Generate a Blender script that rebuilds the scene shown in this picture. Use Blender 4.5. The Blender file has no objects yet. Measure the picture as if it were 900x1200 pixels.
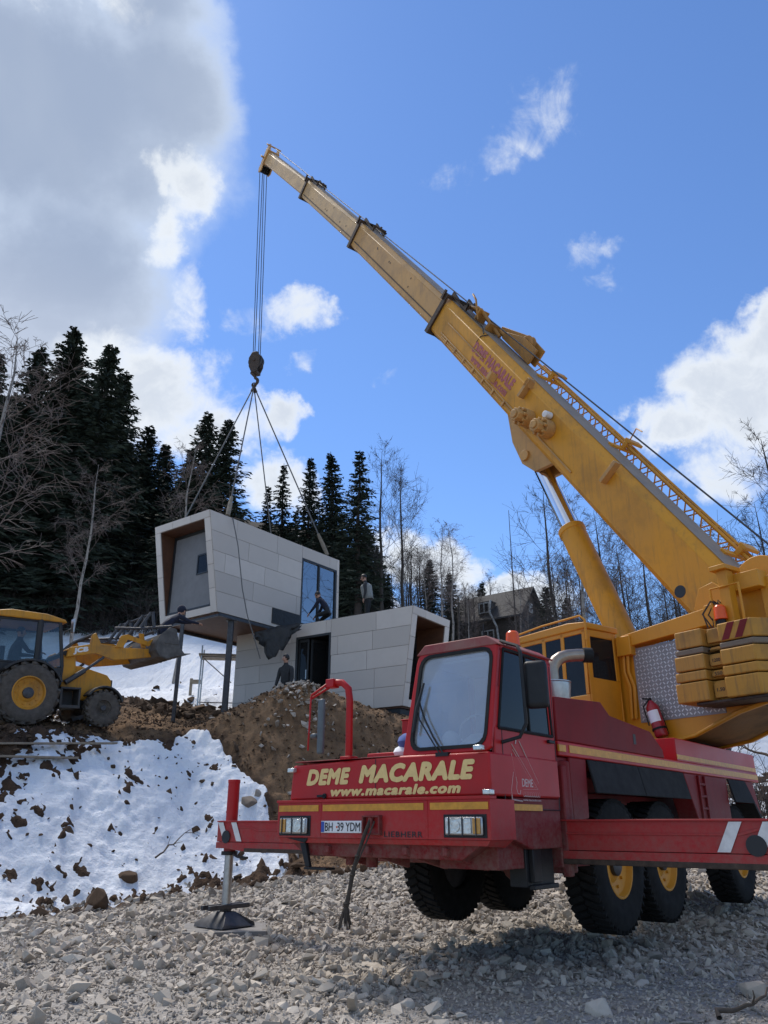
import bpy, bmesh, math, random
import numpy as np
from mathutils import Vector, Matrix, Euler

random.seed(7)
SC = bpy.context.scene
COL = SC.collection
R_ = math.radians

# ------------------------------------------------------------------ camera
EYE = 1.4
PITCH = R_(22.08)
cd = bpy.data.cameras.new('camera')
cam = bpy.data.objects.new('camera', cd)
COL.objects.link(cam)
cam.location = (0, 0, EYE)
cam.rotation_euler = (R_(90) + PITCH, 0, 0)
cd.sensor_fit = 'VERTICAL'
cd.sensor_height = 36
cd.lens = 27
cd.clip_end = 3000
cd.clip_start = 0.1
SC.camera = cam


def at(px, py, dist):
    """point seen in direction (px, py) of the 900x1200 photo at a horizontal distance"""
    x = px - 450.0
    d = py - 600.0
    fy = 900 * math.cos(PITCH) + d * math.sin(PITCH)
    fz = 900 * math.sin(PITCH) - d * math.cos(PITCH)
    k = dist / math.hypot(x, fy)
    return Vector((x * k, fy * k, EYE + fz * k))


# ------------------------------------------------------------------ helpers
def tag(o, label=None, cat=None, group=None, kind=None):
    if label: o['label'] = label
    if cat: o['category'] = cat
    if group: o['group'] = group
    if kind: o['kind'] = kind
    return o


def empty(name, loc=(0, 0, 0), rz=0.0):
    o = bpy.data.objects.new(name, None)
    o.empty_display_size = 0.2
    o.location = loc
    o.rotation_euler = (0, 0, rz)
    COL.objects.link(o)
    return o


def copy_tree(o, parent=None):
    c = o.copy()
    COL.objects.link(c)
    c.parent = parent
    for ch in list(o.children):
        copy_tree(ch, c)
    return c


class MB:
    """collects shapes, then links them as one mesh object"""
    def __init__(self, M=None):
        self.v = []; self.f = []; self.mi = []
        self.M = M or Matrix.Identity(4)
        self.m = 0

    def _add(self, vs, fs):
        o = len(self.v)
        self.v += [tuple(self.M @ Vector(p)) for p in vs]
        self.f += [tuple(i + o for i in f) for f in fs]
        self.mi += [self.m] * len(fs)
        return self

    def box(self, x0, x1, y0, y1, z0, z1, L=None):
        vs = [(x, y, z) for x in (x0, x1) for y in (y0, y1) for z in (z0, z1)]
        if L is not None: vs = [tuple(L @ Vector(p)) for p in vs]
        return self._add(vs, [(0, 1, 3, 2), (4, 6, 7, 5), (0, 4, 5, 1), (2, 3, 7, 6), (0, 2, 6, 4), (1, 5, 7, 3)])

    def hexa(self, b, t):
        """bottom quad, top quad (same winding, ccw from above)"""
        return self._add(list(b) + list(t), [(3, 2, 1, 0), (4, 5, 6, 7), (0, 1, 5, 4), (1, 2, 6, 5), (2, 3, 7, 6), (3, 0, 4, 7)])

    def prism(self, pts, axis, d0, d1):
        """polygon extruded; axis 'y': pts=(x,z); 'x': pts=(y,z); 'z': pts=(x,y)"""
        def mk(p, d):
            return (p[0], d, p[1]) if axis == 'y' else (d, p[0], p[1]) if axis == 'x' else (p[0], p[1], d)
        n = len(pts)
        a = [mk(p, d0) for p in pts] + [mk(p, d1) for p in pts]
        fs = [tuple(range(n)), tuple(range(2 * n - 1, n - 1, -1))]
        fs += [(i, i + n, (i + 1) % n + n, (i + 1) % n) for i in range(n)]
        return self._add(a, fs)

    def tube(self, pts, r, n=8, cap=True):
        pts = [Vector(p) for p in pts]
        rs = r if isinstance(r, (list, tuple)) else [r] * len(pts)
        vs = []; fs = []
        ref = Vector((0, 0, 1))
        prev = None
        for i, p in enumerate(pts):
            t = (pts[min(i + 1, len(pts) - 1)] - pts[max(i - 1, 0)]).normalized()
            if prev is None:
                a = t.cross(ref)
                if a.length < 1e-3: a = t.cross(Vector((1, 0, 0)))
                a.normalize()
            else:
                a = prev - t * prev.dot(t)
                a.normalize()
            prev = a
            b = t.cross(a)
            for k in range(n):
                w = 2 * math.pi * k / n
                vs.append(tuple(p + (a * math.cos(w) + b * math.sin(w)) * rs[i]))
        for i in range(len(pts) - 1):
            for k in range(n):
                k2 = (k + 1) % n
                fs.append((i * n + k, i * n + k2, (i + 1) * n + k2, (i + 1) * n + k))
        if cap:
            fs.append(tuple(range(n - 1, -1, -1)))
            o = (len(pts) - 1) * n
            fs.append(tuple(o + k for k in range(n)))
        return self._add(vs, fs)

    def cyl(self, p0, p1, r, n=16, r2=None):
        return self.tube([p0, p1], [r, r if r2 is None else r2], n)

    def lathe(self, prof, c, axis='y', n=32):
        """prof: (radius, offset along the axis) closed ring profile"""
        vs = []; fs = []; m = len(prof)
        for k in range(n):
            w = 2 * math.pi * k / n
            for r, d in prof:
                a, b = r * math.cos(w), r * math.sin(w)
                vs.append((c[0] + a, c[1] + d, c[2] + b) if axis == 'y' else (c[0] + a, c[1] + b, c[2] + d) if axis == 'z' else (c[0] + d, c[1] + a, c[2] + b))
        for k in range(n):
            for j in range(m):
                j2 = (j + 1) % m; k2 = (k + 1) % n
                fs.append((k * m + j, k * m + j2, k2 * m + j2, k2 * m + j))
        return self._add(vs, fs)

    def ball(self, c, r, n=12, s=(1, 1, 1)):
        vs = []; fs = []; h = n // 2
        for i in range(h + 1):
            a = math.pi * i / h
            for k in range(n):
                w = 2 * math.pi * k / n
                vs.append((c[0] + r * s[0] * math.sin(a) * math.cos(w), c[1] + r * s[1] * math.sin(a) * math.sin(w), c[2] + r * s[2] * math.cos(a)))
        for i in range(h):
            for k in range(n):
                k2 = (k + 1) % n
                fs.append((i * n + k, (i + 1) * n + k, (i + 1) * n + k2, i * n + k2))
        return self._add(vs, fs)

    def build(self, name, mats, parent=None, bevel=0.0, smooth=True, seg=2):
        me = bpy.data.meshes.new(name)
        me.from_pydata(self.v, [], self.f)
        mats = mats if isinstance(mats, (list, tuple)) else [mats]
        for m in mats: me.materials.append(m)
        if len(mats) > 1: me.polygons.foreach_set('material_index', self.mi)
        bm = bmesh.new(); bm.from_mesh(me)
        bmesh.ops.remove_doubles(bm, verts=bm.verts, dist=1e-5)
        bmesh.ops.recalc_face_normals(bm, faces=bm.faces)
        bm.to_mesh(me); bm.free()
        if smooth:
            me.polygons.foreach_set('use_smooth', [True] * len(me.polygons))
            me.set_sharp_from_angle(angle=R_(38))
        o = bpy.data.objects.new(name, me)
        COL.objects.link(o)
        if parent: o.parent = parent
        if bevel > 0:
            b = o.modifiers.new('bevel', 'BEVEL')
            b.width = bevel; b.segments = seg; b.limit_method = 'ANGLE'; b.angle_limit = R_(35)
        return o


def np_mesh(name, V, F, mats, parent=None, smooth=False, attrs=None, mi=None):
    """V (n,3), F (m,k) with k = 3 or 4"""
    me = bpy.data.meshes.new(name)
    V = np.ascontiguousarray(V, dtype=np.float32); F = np.ascontiguousarray(F, dtype=np.int32)
    k = F.shape[1]
    me.vertices.add(len(V)); me.vertices.foreach_set('co', V.ravel())
    me.loops.add(F.size); me.loops.foreach_set('vertex_index', F.ravel())
    me.polygons.add(len(F))
    me.polygons.foreach_set('loop_start', np.arange(0, F.size, k, dtype=np.int32))
    me.polygons.foreach_set('loop_total', np.full(len(F), k, dtype=np.int32))
    me.polygons.foreach_set('use_smooth', np.full(len(F), smooth))
    for m in (mats if isinstance(mats, (list, tuple)) else [mats]): me.materials.append(m)
    if mi is not None: me.polygons.foreach_set('material_index', np.asarray(mi, dtype=np.int32))
    for an, av in (attrs or {}).items():
        a = me.attributes.new(an, 'FLOAT', 'POINT')
        a.data.foreach_set('value', np.asarray(av, dtype=np.float32))
    me.update(calc_edges=True)
    me.validate()
    o = bpy.data.objects.new(name, me)
    COL.objects.link(o)
    if parent: o.parent = parent
    return o


def text_obj(name, body, mat, parent, M, width=None, height=None, shear=0.0, bold=0.0, depth=0.002, align='CENTER', space=1.0):
    """lettering in the plane of M (local x along the line, y up), scaled to a width / height"""
    c = bpy.data.curves.new(name, 'FONT')
    c.body = body; c.size = 1; c.shear = shear; c.offset = 0.0; c.extrude = 0.0
    c.space_character = space; c.resolution_u = 3
    t = bpy.data.objects.new(name, c); COL.objects.link(t)
    dg = bpy.context.evaluated_depsgraph_get(); dg.update()
    me = bpy.data.meshes.new_from_object(t.evaluated_get(dg))
    bpy.data.objects.remove(t)
    n = len(me.vertices); co = np.empty(n * 3, np.float32); me.vertices.foreach_get('co', co); co = co.reshape(-1, 3)
    lo, hi = co.min(0), co.max(0)
    w, h = hi[0] - lo[0], hi[1] - lo[1]
    sx = width / w if width else height / h
    sy = height / h if height else sx
    co[:, 0] = (co[:, 0] - (lo[0] + hi[0]) / 2) * sx
    co[:, 1] = (co[:, 1] - (lo[1] + hi[1]) / 2) * sy
    # heavier strokes: the flat glyphs are laid over themselves, each a hair in front of the last
    bx = bold * (hi[1] - lo[1]) * 1.0
    tris = [tuple(p.vertices) for p in me.polygons]
    offs = [(0, 0)] + ([(bx * math.cos(w), bx * math.sin(w)) for w in np.linspace(0, 2 * math.pi, 9)[:-1]] if bold else [])
    kx, ky = sx * w / (w + 2 * bx), sy * h / (h + 2 * bx)
    base_co = co.copy(); base_co[:, 0] *= kx / sx; base_co[:, 1] *= ky / sy
    co = np.concatenate([base_co + np.array([ox * kx, oy * ky, 0], np.float32) for ox, oy in offs])
    co[:, 2] = depth + np.repeat(np.arange(len(offs)) * .00015, n)
    tris = [tuple(i + k * n for i in t_) for k in range(len(offs)) for t_ in tris]
    me2 = bpy.data.meshes.new(name); me2.from_pydata([(0, 0, 0)] * len(co), [], tris)
    bpy.data.meshes.remove(me); me = me2
    Mn = np.array(M)
    co = co @ Mn[:3, :3].T + Mn[:3, 3]
    me.vertices.foreach_set('co', co.astype(np.float32).ravel())
    me.materials.clear(); me.materials.append(mat)
    me.update()
    o = bpy.data.objects.new(name, me); COL.objects.link(o)
    o.parent = parent
    return o


def frame(origin, xa, ya):
    xa = Vector(xa).normalized(); ya = Vector(ya)
    za = xa.cross(ya).normalized(); ya = za.cross(xa)
    M = Matrix.Identity(4)
    for i in range(3):
        M[i][0] = xa[i]; M[i][1] = ya[i]; M[i][2] = za[i]; M[i][3] = origin[i]
    return M


# ------------------------------------------------------------------ materials
class NT:
    def __init__(self, name):
        self.mat = bpy.data.materials.new(name); self.mat.use_nodes = True
        self.t = self.mat.node_tree; self.t.nodes.clear()
        self.out = self.n('ShaderNodeOutputMaterial')

    def n(self, typ, **kw):
        nd = self.t.nodes.new(typ)
        for k, v in kw.items():
            if k.startswith('i_'):
                nd.inputs[k[2:].replace('_', ' ')].default_value = v
            else: setattr(nd, k, v)
        return nd

    def l(self, a, b): self.t.links.new(a, b)

    def coord(self, what='Object'):
        return self.n('ShaderNodeTexCoord').outputs[what]

    def noise(self, scale, detail=6, rough=.6, co=None, dist=0):
        nd = self.n('ShaderNodeTexNoise')
        nd.inputs['Scale'].default_value = scale; nd.inputs['Detail'].default_value = detail
        nd.inputs['Roughness'].default_value = rough; nd.inputs['Distortion'].default_value = dist
        self.l(co if co is not None else self.coord(), nd.inputs['Vector'])
        return nd.outputs['Fac']

    def ramp(self, fac, stops):
        r = self.n('ShaderNodeValToRGB')
        while len(r.color_ramp.elements) < len(stops): r.color_ramp.elements.new(.5)
        for e, (p, c) in zip(r.color_ramp.elements, stops):
            e.position = p
            e.color = (c, c, c, 1) if isinstance(c, (int, float)) else (*c, 1)
        self.l(fac, r.inputs['Fac'])
        return r.outputs['Color']

    def mix(self, fac, a, b, blend='MIX'):
        m = self.n('ShaderNodeMix', data_type='RGBA', blend_type=blend)
        for s, v in ((m.inputs[0], fac), (m.inputs[6], a), (m.inputs[7], b)):
            if isinstance(v, (int, float)): s.default_value = v if s == m.inputs[0] else (v, v, v, 1)
            elif isinstance(v, (tuple, list)): s.default_value = (*v, 1)
            else: self.l(v, s)
        return m.outputs[2]

    def math(self, op, a, b=0.0):
        m = self.n('ShaderNodeMath', operation=op)
        for s, v in ((m.inputs[0], a), (m.inputs[1], b)):
            if isinstance(v, (int, float)): s.default_value = v
            else: self.l(v, s)
        return m.outputs[0]

    def bsdf(self, color, rough=.5, metal=0., bump=None, bstr=.3, bdist=.02, spec=None, coat=0.):
        p = self.n('ShaderNodeBsdfPrincipled')
        for k, v in (('Base Color', color), ('Roughness', rough), ('Metallic', metal)):
            if isinstance(v, (int, float)): p.inputs[k].default_value = v
            elif isinstance(v, (tuple, list)): p.inputs[k].default_value = (*v, 1)
            else: self.l(v, p.inputs[k])
        if spec is not None: p.inputs['Specular IOR Level'].default_value = spec
        if coat: p.inputs['Coat Weight'].default_value = coat; p.inputs['Coat Roughness'].default_value = .15
        if bump is not None:
            b = self.n('ShaderNodeBump'); b.inputs['Strength'].default_value = bstr; b.inputs['Distance'].default_value = bdist
            self.l(bump, b.inputs['Height']); self.l(b.outputs['Normal'], p.inputs['Normal'])
        self.l(p.outputs[0], self.out.inputs['Surface'])
        return p


def paint(name, col, dirt=(.12, .10, .08), amt=.5, rough=.38, scale=1.0, fade=None, streak=.5, spec=.35, mud=None):
    """enamel paint with dirt patches, chips and run-down streaks of road dust"""
    t = NT(name)
    co = t.coord()
    big = t.noise(1.1 * scale, 8, .65, co)
    fine = t.noise(22 * scale, 5, .7, co)
    mp = t.n('ShaderNodeMapping'); mp.inputs['Scale'].default_value = (9, 9, .7); t.l(co, mp.inputs['Vector'])
    st = t.noise(1.2 * scale, 5, .6, mp.outputs[0])
    c = t.mix(t.ramp(t.noise(.6 * scale, 4, .5, co), [(.35, 0), (.7, 1)]), col, fade or tuple(v * .82 + .02 for v in col))
    k1 = t.math('MULTIPLY', t.ramp(big, [(.48, 0), (.78, 1)]), amt)
    c = t.mix(k1, c, dirt)
    k2 = t.math('MULTIPLY', t.ramp(st, [(.52, 0), (.8, 1)]), amt * streak)
    c = t.mix(k2, c, dirt)
    k3 = t.math('MULTIPLY', t.ramp(fine, [(.66, 0), (.72, 1)]), .35 * amt)
    c = t.mix(k3, c, tuple(v * .4 for v in dirt))
    if mud:      # dried spray thrown up by the wheels: strongest low down, patchy edge
        sz = t.n('ShaderNodeSeparateXYZ'); t.l(co, sz.inputs[0])
        mr = t.n('ShaderNodeMapRange', interpolation_type='SMOOTHSTEP'); t.l(sz.outputs[2], mr.inputs[0]); mr.inputs[1].default_value = mud[1]; mr.inputs[2].default_value = mud[0]
        k4 = t.math('MULTIPLY', mr.outputs[0], t.ramp(t.math('ADD', t.math('MULTIPLY', fine, .6), t.math('MULTIPLY', t.noise(4, 6, .7, co), .5)), [(.42, 0), (.68, 1)]))
        c = t.mix(t.math('MULTIPLY', k4, mud[2]), c, (.20, .15, .12))
    r = t.math('ADD', t.math('MULTIPLY', big, .3), rough - .12)
    t.bsdf(c, r, 0, fine, .05, .005, spec)
    return t.mat


def plain(name, col, rough=.6, metal=0., var=.25, scale=8, bstr=.15, bdist=.01, spec=None):
    t = NT(name)
    nz = t.noise(scale, 6, .65)
    c = t.mix(t.ramp(nz, [(.3, 0), (.72, 1)]), tuple(v * (1 - var) for v in col), tuple(min(1, v * (1 + var * .6)) for v in col))
    t.bsdf(c, rough, metal, nz, bstr, bdist, spec)
    return t.mat


def glass(name, tint=(.75, .8, .8), refl=.12, dust=0.0, dustcol=(.6, .62, .64), ior=1.5):
    t = NT(name)
    tr = t.n('ShaderNodeBsdfTransparent'); tr.inputs['Color'].default_value = (*tint, 1)
    gl = t.n('ShaderNodeBsdfGlossy'); gl.inputs['Roughness'].default_value = .02; gl.inputs['Color'].default_value = (.95, .97, 1, 1)
    fr = t.n('ShaderNodeFresnel'); fr.inputs['IOR'].default_value = ior
    fac = t.math('MINIMUM', t.math('ADD', fr.outputs[0], refl), 1.0)
    mx = t.n('ShaderNodeMixShader'); t.l(fac, mx.inputs[0]); t.l(tr.outputs[0], mx.inputs[1]); t.l(gl.outputs[0], mx.inputs[2])
    res = mx.outputs[0]
    if dust > 0:
        df = t.n('ShaderNodeBsdfDiffuse'); df.inputs['Color'].default_value = (*dustcol, 1)
        k = t.math('MULTIPLY', t.ramp(t.noise(3.5, 7, .7), [(.25, .6), (.75, 1)]), dust)
        m2 = t.n('ShaderNodeMixShader'); t.l(k, m2.inputs[0]); t.l(res, m2.inputs[1]); t.l(df.outputs[0], m2.inputs[2])
        res = m2.outputs[0]
    t.l(res, t.out.inputs['Surface'])
    return t.mat


M = {}
M['red'] = paint('red_paint', (.43, .008, .009), (.15, .034, .026), .42, .40, spec=.3, mud=(1.0, 1.75, .45))
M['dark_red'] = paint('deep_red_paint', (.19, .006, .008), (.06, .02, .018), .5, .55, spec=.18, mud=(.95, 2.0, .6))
M['red_dusty'] = paint('dusty_red_paint', (.27, .03, .035), (.27, .19, .15), 1.0, .6)
M['yellow'] = paint('yellow_paint', (.68, .285, .008), (.26, .12, .025), .38, .40)
M['boom_yellow'] = paint('boom_yellow_paint', (.68, .295, .012), (.27, .135, .035), .75, .46, 1.3, streak=.9)
M['tan'] = paint('weathered_boom_paint', (.54, .285, .08), (.27, .16, .08), .85, .52, 1.5, streak=.9)
M['pale'] = paint('pale_boom_paint', (.55, .33, .13), (.27, .19, .13), .9, .52, 1.6, streak=.9)
M['boom_top'] = paint('greasy_boom_top', (.30, .23, .16), (.14, .13, .13), .9, .5, 1.6)
M['ballast'] = paint('ballast_yellow', (.48, .23, .03), (.15, .09, .04), 1.0, .6, 1.5, streak=.9)
M['stripe'] = plain('reflective_stripe', (.62, .28, .02), .45, 0, .25, 14)
M['letter'] = plain('cream_lettering', (.78, .56, .22), .5, 0, .12, 20)
M['white_letter'] = plain('faded_white_lettering', (.55, .45, .42), .55, 0, .2, 20)
M['pink'] = plain('faded_red_lettering', (.42, .10, .10), .55, 0, .25, 20)
M['dull_white'] = plain('weathered_white', (.36, .36, .35), .7, 0, .2, 10)
M['belly_shade'] = paint('shaded_yellow', (.20, .095, .02), (.06, .04, .02), 1.0, .6, 1.6)  # dark base colour stands for the shade beneath the slewing body
M['white'] = plain('white_paint', (.72, .70, .68), .5, 0, .2, 10)
M['black'] = plain('black_rubber', (.014, .014, .014), .7, 0, .4, 12, spec=.25)
M['blackp'] = plain('black_plastic', (.016, .0165, .018), .5, 0, .3, 9, spec=.3)
M['rubber_flap'] = plain('dusty_rubber', (.030, .030, .031), .85, 0, .35, 6, spec=.15)
M['tyre'] = plain('tyre_rubber', (.019, .0185, .018), .9, 0, .45, 9, .3, spec=.15)
M['mudtyre'] = plain('muddy_tyre', (.085, .072, .06), .9, 0, .45, 7, .4)
M['steel'] = plain('galvanised_steel', (.42, .42, .42), .35, .9, .2, 12, .05)
M['chrome'] = plain('chrome_rod', (.80, .80, .82), .12, 1., .05, 6, .02)
M['dark_steel'] = plain('dark_steel', (.075, .075, .08), .5, .6, .35, 10)
M['rust_dark'] = plain('greasy_iron', (.075, .05, .035), .65, .3, .5, 14)
M['alu'] = plain('checker_aluminium', (.30, .29, .28), .55, .35, .18, 5, .05)
M['stud'] = plain('bright_stud', (.66, .65, .63), .4, .3, .1, 12)
M['cable'] = plain('wire_rope', (.07, .07, .075), .5, .7, .2, 20)
M['sling'] = plain('lifting_rope', (.14, .135, .13), .6, .3, .3, 20)
M['amber'] = plain('orange_lens', (.75, .10, .01), .25, 0, .1, 10)
M['lens'] = plain('headlight_lens', (.62, .63, .62), .12, .55, .35, 30, .4)
M['amber_lens'] = plain('amber_lens', (.55, .28, .06), .2, 0, .2, 30)
M['plate'] = plain('plate_white', (.74, .74, .74), .4, 0, .08, 10)
M['blue'] = plain('plate_blue', (.02, .07, .36), .4, 0, .1, 10)
M['ink'] = plain('black_ink', (.015, .015, .017), .5, 0, .1, 10)
M['glass'] = glass('cab_glass', (.35, .39, .40), .04, .05)
M['dark_glass'] = glass('tinted_glass', (.05, .055, .06), .0, .03, ior=1.28)
M['loader_glass'] = glass('loader_glass', (.66, .70, .70), .02, .0, ior=1.3)
M['windscreen'] = glass('dusty_windscreen', (.80, .84, .84), .10, .22, (.96, .95, .92))
M['house_glass'] = glass('house_glass', (.30, .33, .35), .30)
M['interior'] = plain('grey_trim', (.58, .57, .55), .8, 0, .2, 8)
M['paper'] = plain('white_paper', (.80, .82, .84), .7, 0, .08, 8)
M['rag'] = plain('blue_rag', (.07, .12, .33), .85, 0, .3, 20)
M['timber'] = plain('grey_timber', (.25, .21, .16), .85, 0, .35, 6)
M['branch'] = plain('dead_branch', (.075, .058, .045), .9, 0, .4, 12)
M['strap'] = plain('dirty_webbing', (.055, .042, .032), .9, 0, .45, 18)
M['ext_red'] = plain('extinguisher_red', (.33, .012, .02), .3, 0, .15, 10)
M['loader_yellow'] = paint('loader_yellow', (.56, .245, .012), (.15, .095, .045), .8, .48, 1.5, streak=.9)
M['bucket_steel'] = plain('worn_bucket_steel', (.11, .10, .09), .6, .4, .45, 5, .2)
M['loader_black'] = paint('loader_black', (.020, .021, .023), (.09, .075, .06), .5, .5)
M['skin'] = plain('skin', (.42, .24, .17), .55, 0, .1, 10, .02)
M['hair'] = plain('dark_hair', (.012, .010, .009), .6, 0, .3, 40)
M['navy'] = plain('navy_cloth', (.012, .016, .035), .9, 0, .35, 14)
M['charcoal'] = plain('charcoal_cloth', (.028, .030, .033), .9, 0, .35, 14)
M['grey_vest'] = plain('grey_vest', (.26, .27, .26), .9, 0, .25, 14)
M['trousers'] = plain('dark_trousers', (.018, .019, .021), .9, 0, .3, 14)
M['boot'] = plain('muddy_boot', (.03, .024, .02), .85, 0, .4, 14)


def board_mat(name, col):
    """cement board: every board is cut from its own batch, so its tone is a little its own"""
    t = NT(name)
    isl = t.n('ShaderNodeNewGeometry').outputs['Random Per Island']
    n = t.noise(2.2, 6, .65); n2 = t.noise(26, 4, .6)
    c = t.mix(isl, tuple(v * .86 for v in col), tuple(v * 1.07 for v in col))
    c = t.mix(t.math('MULTIPLY', t.ramp(n, [(.4, 0), (.75, 1)]), .35), c, tuple(v * .82 for v in col))
    t.bsdf(c, .82, 0, n2, .06, .004, .2)
    return t.mat


M['cladding'] = board_mat('fibre_cement', (.56, .515, .47))
M['clad_edge'] = board_mat('fibre_cement_pale', (.63, .58, .53))
M['joint'] = plain('joint_backing', (.22, .21, .20), .9, 0, .1, 8)
M['soffit'] = plain('brown_wood_lining', (.115, .050, .026), .65, 0, .3, 5)
M['dark_frame'] = plain('black_window_frame', (.016, .017, .019), .45, 0, .2, 10)
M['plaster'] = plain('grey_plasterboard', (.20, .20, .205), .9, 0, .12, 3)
M['tarp'] = plain('black_membrane', (.014, .015, .017), .55, 0, .35, 8, .4, .05)
M['dark_wood'] = plain('dark_board_wall', (.045, .035, .028), .85, 0, .35, 4)
M['roof_dark'] = plain('dark_roofing', (.050, .048, .048), .85, 0, .3, 3)
M['concrete'] = plain('grey_mat', (.20, .19, .18), .85, 0, .25, 9)
# ------------------------------------------------------------------ sky
SUN_AZ, SUN_EL = -34.0, 57.0        # degrees, azimuth from +Y towards +X
W = bpy.data.worlds.new('World'); SC.world = W
W.use_nodes = True
wt = W.node_tree; wt.nodes.clear()


def wn(typ, **kw):
    nd = wt.nodes.new(typ)
    for k, v in kw.items(): setattr(nd, k, v)
    return nd


def wl(a, b): wt.links.new(a, b)


def wm(op, a, b=0.0, c=None, clamp=False):
    m = wn('ShaderNodeMath', operation=op, use_clamp=clamp)
    for i, v in enumerate((a, b, c)):
        if v is None: continue
        if isinstance(v, (int, float)): m.inputs[i].default_value = v
        else: wl(v, m.inputs[i])
    return m.outputs[0]


sky = wn('ShaderNodeTexSky', sky_type='NISHITA', sun_disc=False)
sky.sun_elevation = R_(SUN_EL); sky.sun_rotation = R_(SUN_AZ)
sky.air_density = 1.0; sky.dust_density = 0.08; sky.ozone_density = 1.6
tc = wn('ShaderNodeTexCoord')
sep = wn('ShaderNodeSeparateXYZ'); wl(tc.outputs['Generated'], sep.inputs[0])
AZ = az = wm('MULTIPLY', wm('ARCTAN2', sep.outputs[0], sep.outputs[1]), 180 / math.pi)
EL = el = wm('MULTIPLY', wm('ARCSINE', sep.outputs[2]), 180 / math.pi)


def wnoise(scale, detail, rough, dist=0.0, off=0.0):
    mp = wn('ShaderNodeMapping'); wl(tc.outputs['Generated'], mp.inputs['Vector'])
    mp.inputs['Location'].default_value = (off, off * .7, off * .3)
    n = wn('ShaderNodeTexNoise'); wl(mp.outputs[0], n.inputs['Vector'])
    n.inputs['Scale'].default_value = scale; n.inputs['Detail'].default_value = detail
    n.inputs['Roughness'].default_value = rough; n.inputs['Distortion'].default_value = dist
    return n.outputs['Fac']


def wwarp(scale, detail, amp, off):
    mp = wn('ShaderNodeMapping'); wl(tc.outputs['Generated'], mp.inputs['Vector']); mp.inputs['Location'].default_value = (off, off * .5, -off)
    n = wn('ShaderNodeTexNoise'); wl(mp.outputs[0], n.inputs['Vector'])
    n.inputs['Scale'].default_value = scale; n.inputs['Detail'].default_value = detail; n.inputs['Roughness'].default_value = .6
    s_ = wn('ShaderNodeSeparateColor'); wl(n.outputs['Color'], s_.inputs[0])
    return wm('MULTIPLY', wm('SUBTRACT', s_.outputs[0], .5), amp), wm('MULTIPLY', wm('SUBTRACT', s_.outputs[1], .5), amp)


wa1, wb1 = wwarp(6.5, 7, 13.0, 1.3)
wa2, wb2 = wwarp(19, 9, 6.0, 4.1)


def blobs(lst, k=1.0):
    res = None
    az = wm('ADD', AZ, wm('MULTIPLY', wm('ADD', wa1, wa2), k)); el = wm('ADD', EL, wm('MULTIPLY', wm('ADD', wb1, wb2), k * .8))
    for a, e, ra, re, s in lst:
        dx = wm('MULTIPLY', wm('SUBTRACT', az, a), 1 / ra)
        dy = wm('MULTIPLY', wm('SUBTRACT', el, e), 1 / re)
        q = wm('ADD', wm('MULTIPLY', dx, dx), wm('MULTIPLY', dy, dy))
        v = wm('MULTIPLY_ADD', q, -s, s)
        res = v if res is None else wm('SMOOTH_MAX', res, v, 0.25)
    return res


def smooth(v, lo, hi):
    m = wn('ShaderNodeMapRange', interpolation_type='SMOOTHSTEP')
    wl(v, m.inputs[0]); m.inputs[1].default_value = lo; m.inputs[2].default_value = hi
    return m.outputs[0]


def wmix(f, a, b):
    m = wn('ShaderNodeMix', data_type='RGBA')
    for s, v in ((m.inputs[0], f), (m.inputs[6], a), (m.inputs[7], b)):
        if isinstance(v, tuple): s.default_value = (*v, 1)
        elif isinstance(v, (int, float)): s.default_value = v
        else: wl(v, s)
    return m.outputs[2]


n1 = wm('SUBTRACT', wnoise(5.5, 9, .58, .4), .5)
n2 = wm('SUBTRACT', wnoise(9, 9, .62, .8, 3.1), .5)
n3 = wnoise(3.2, 5, .55, .2, 7.7)
n4 = wm('SUBTRACT', wnoise(26, 8, .65, .6, 2.2), .5)
# grey rain cloud upper left, and an unseen broken overcast behind the viewer, added as fill light
dark = blobs([(-31, 45, 18, 9, 1.1), (-21.5, 48.5, 8.5, 5.6, 1.0), (-27, 36, 11.0, 8.5, 1.0), (-30, 26.5, 12, 6.5, 1.0), (-24, 53, 8, 4, .9),
              (-70, 40, 34, 22, 1.0), (180, 42, 85, 26, 1.0), (-175, 42, 85, 26, 1.0)], .6)
white = blobs([(-18.2, 43.6, 3.3, 2.5, .8), (-19.8, 40.4, 2.0, 2.0, .7), (-17.0, 37.0, 2.2, 3.4, .6), (-7.8, 35.8, 3.6, 2.0, .75), (-11.6, 34.8, 2.4, 1.5, .3),
               (-20, 30.0, 8.0, 3.8, .9), (-13.8, 27.4, 5.8, 2.6, .9), (-9.0, 28.6, 2.8, 1.9, .8), (-8.6, 23.6, 3.6, 2.9, .9), (-7.4, 32.6, 1.8, 1.0, .4),
               (27.5, 27.0, 6.0, 4.8, 1.0), (31, 31.0, 4.2, 3.2, 1.0), (22.8, 26.2, 2.8, 2.6, .8), (36, 28, 8, 7, 1.0), (25, 22.6, 4.0, 2.0, .6),
               (14.9, 48.5, 3.2, 2.0, .27), (12.4, 47.2, 2.6, 1.0, .20), (10.2, 46.3, 2.8, 1.1, .20), (6.7, 45.2, 2.2, .9, .14),
               (19.1, 38.9, 1.8, .6, .15), (19.3, 37.1, 1.2, .5, .10), (-.7, 32.2, 1.2, .6, .15),
               (9.8, 15.0, 6.5, 2.0, .9), (4.5, 17.6, 4.5, 2.4, .9), (.8, 19.0, 3.2, 2.2, .8), (-34, 52.0, 9, 1.4, .4),
               (-120, 60, 30, 20, .8)], .75)
ad = smooth(wm('MULTIPLY_ADD', n1, .7, dark), -.12, .65)
aw_v = wm('MULTIPLY_ADD', n4, .9, wm('MULTIPLY_ADD', n2, 1.5, white))
aw = wm('MULTIPLY', smooth(aw_v, -.10, .80), smooth(white, -.8, .15))
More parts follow.
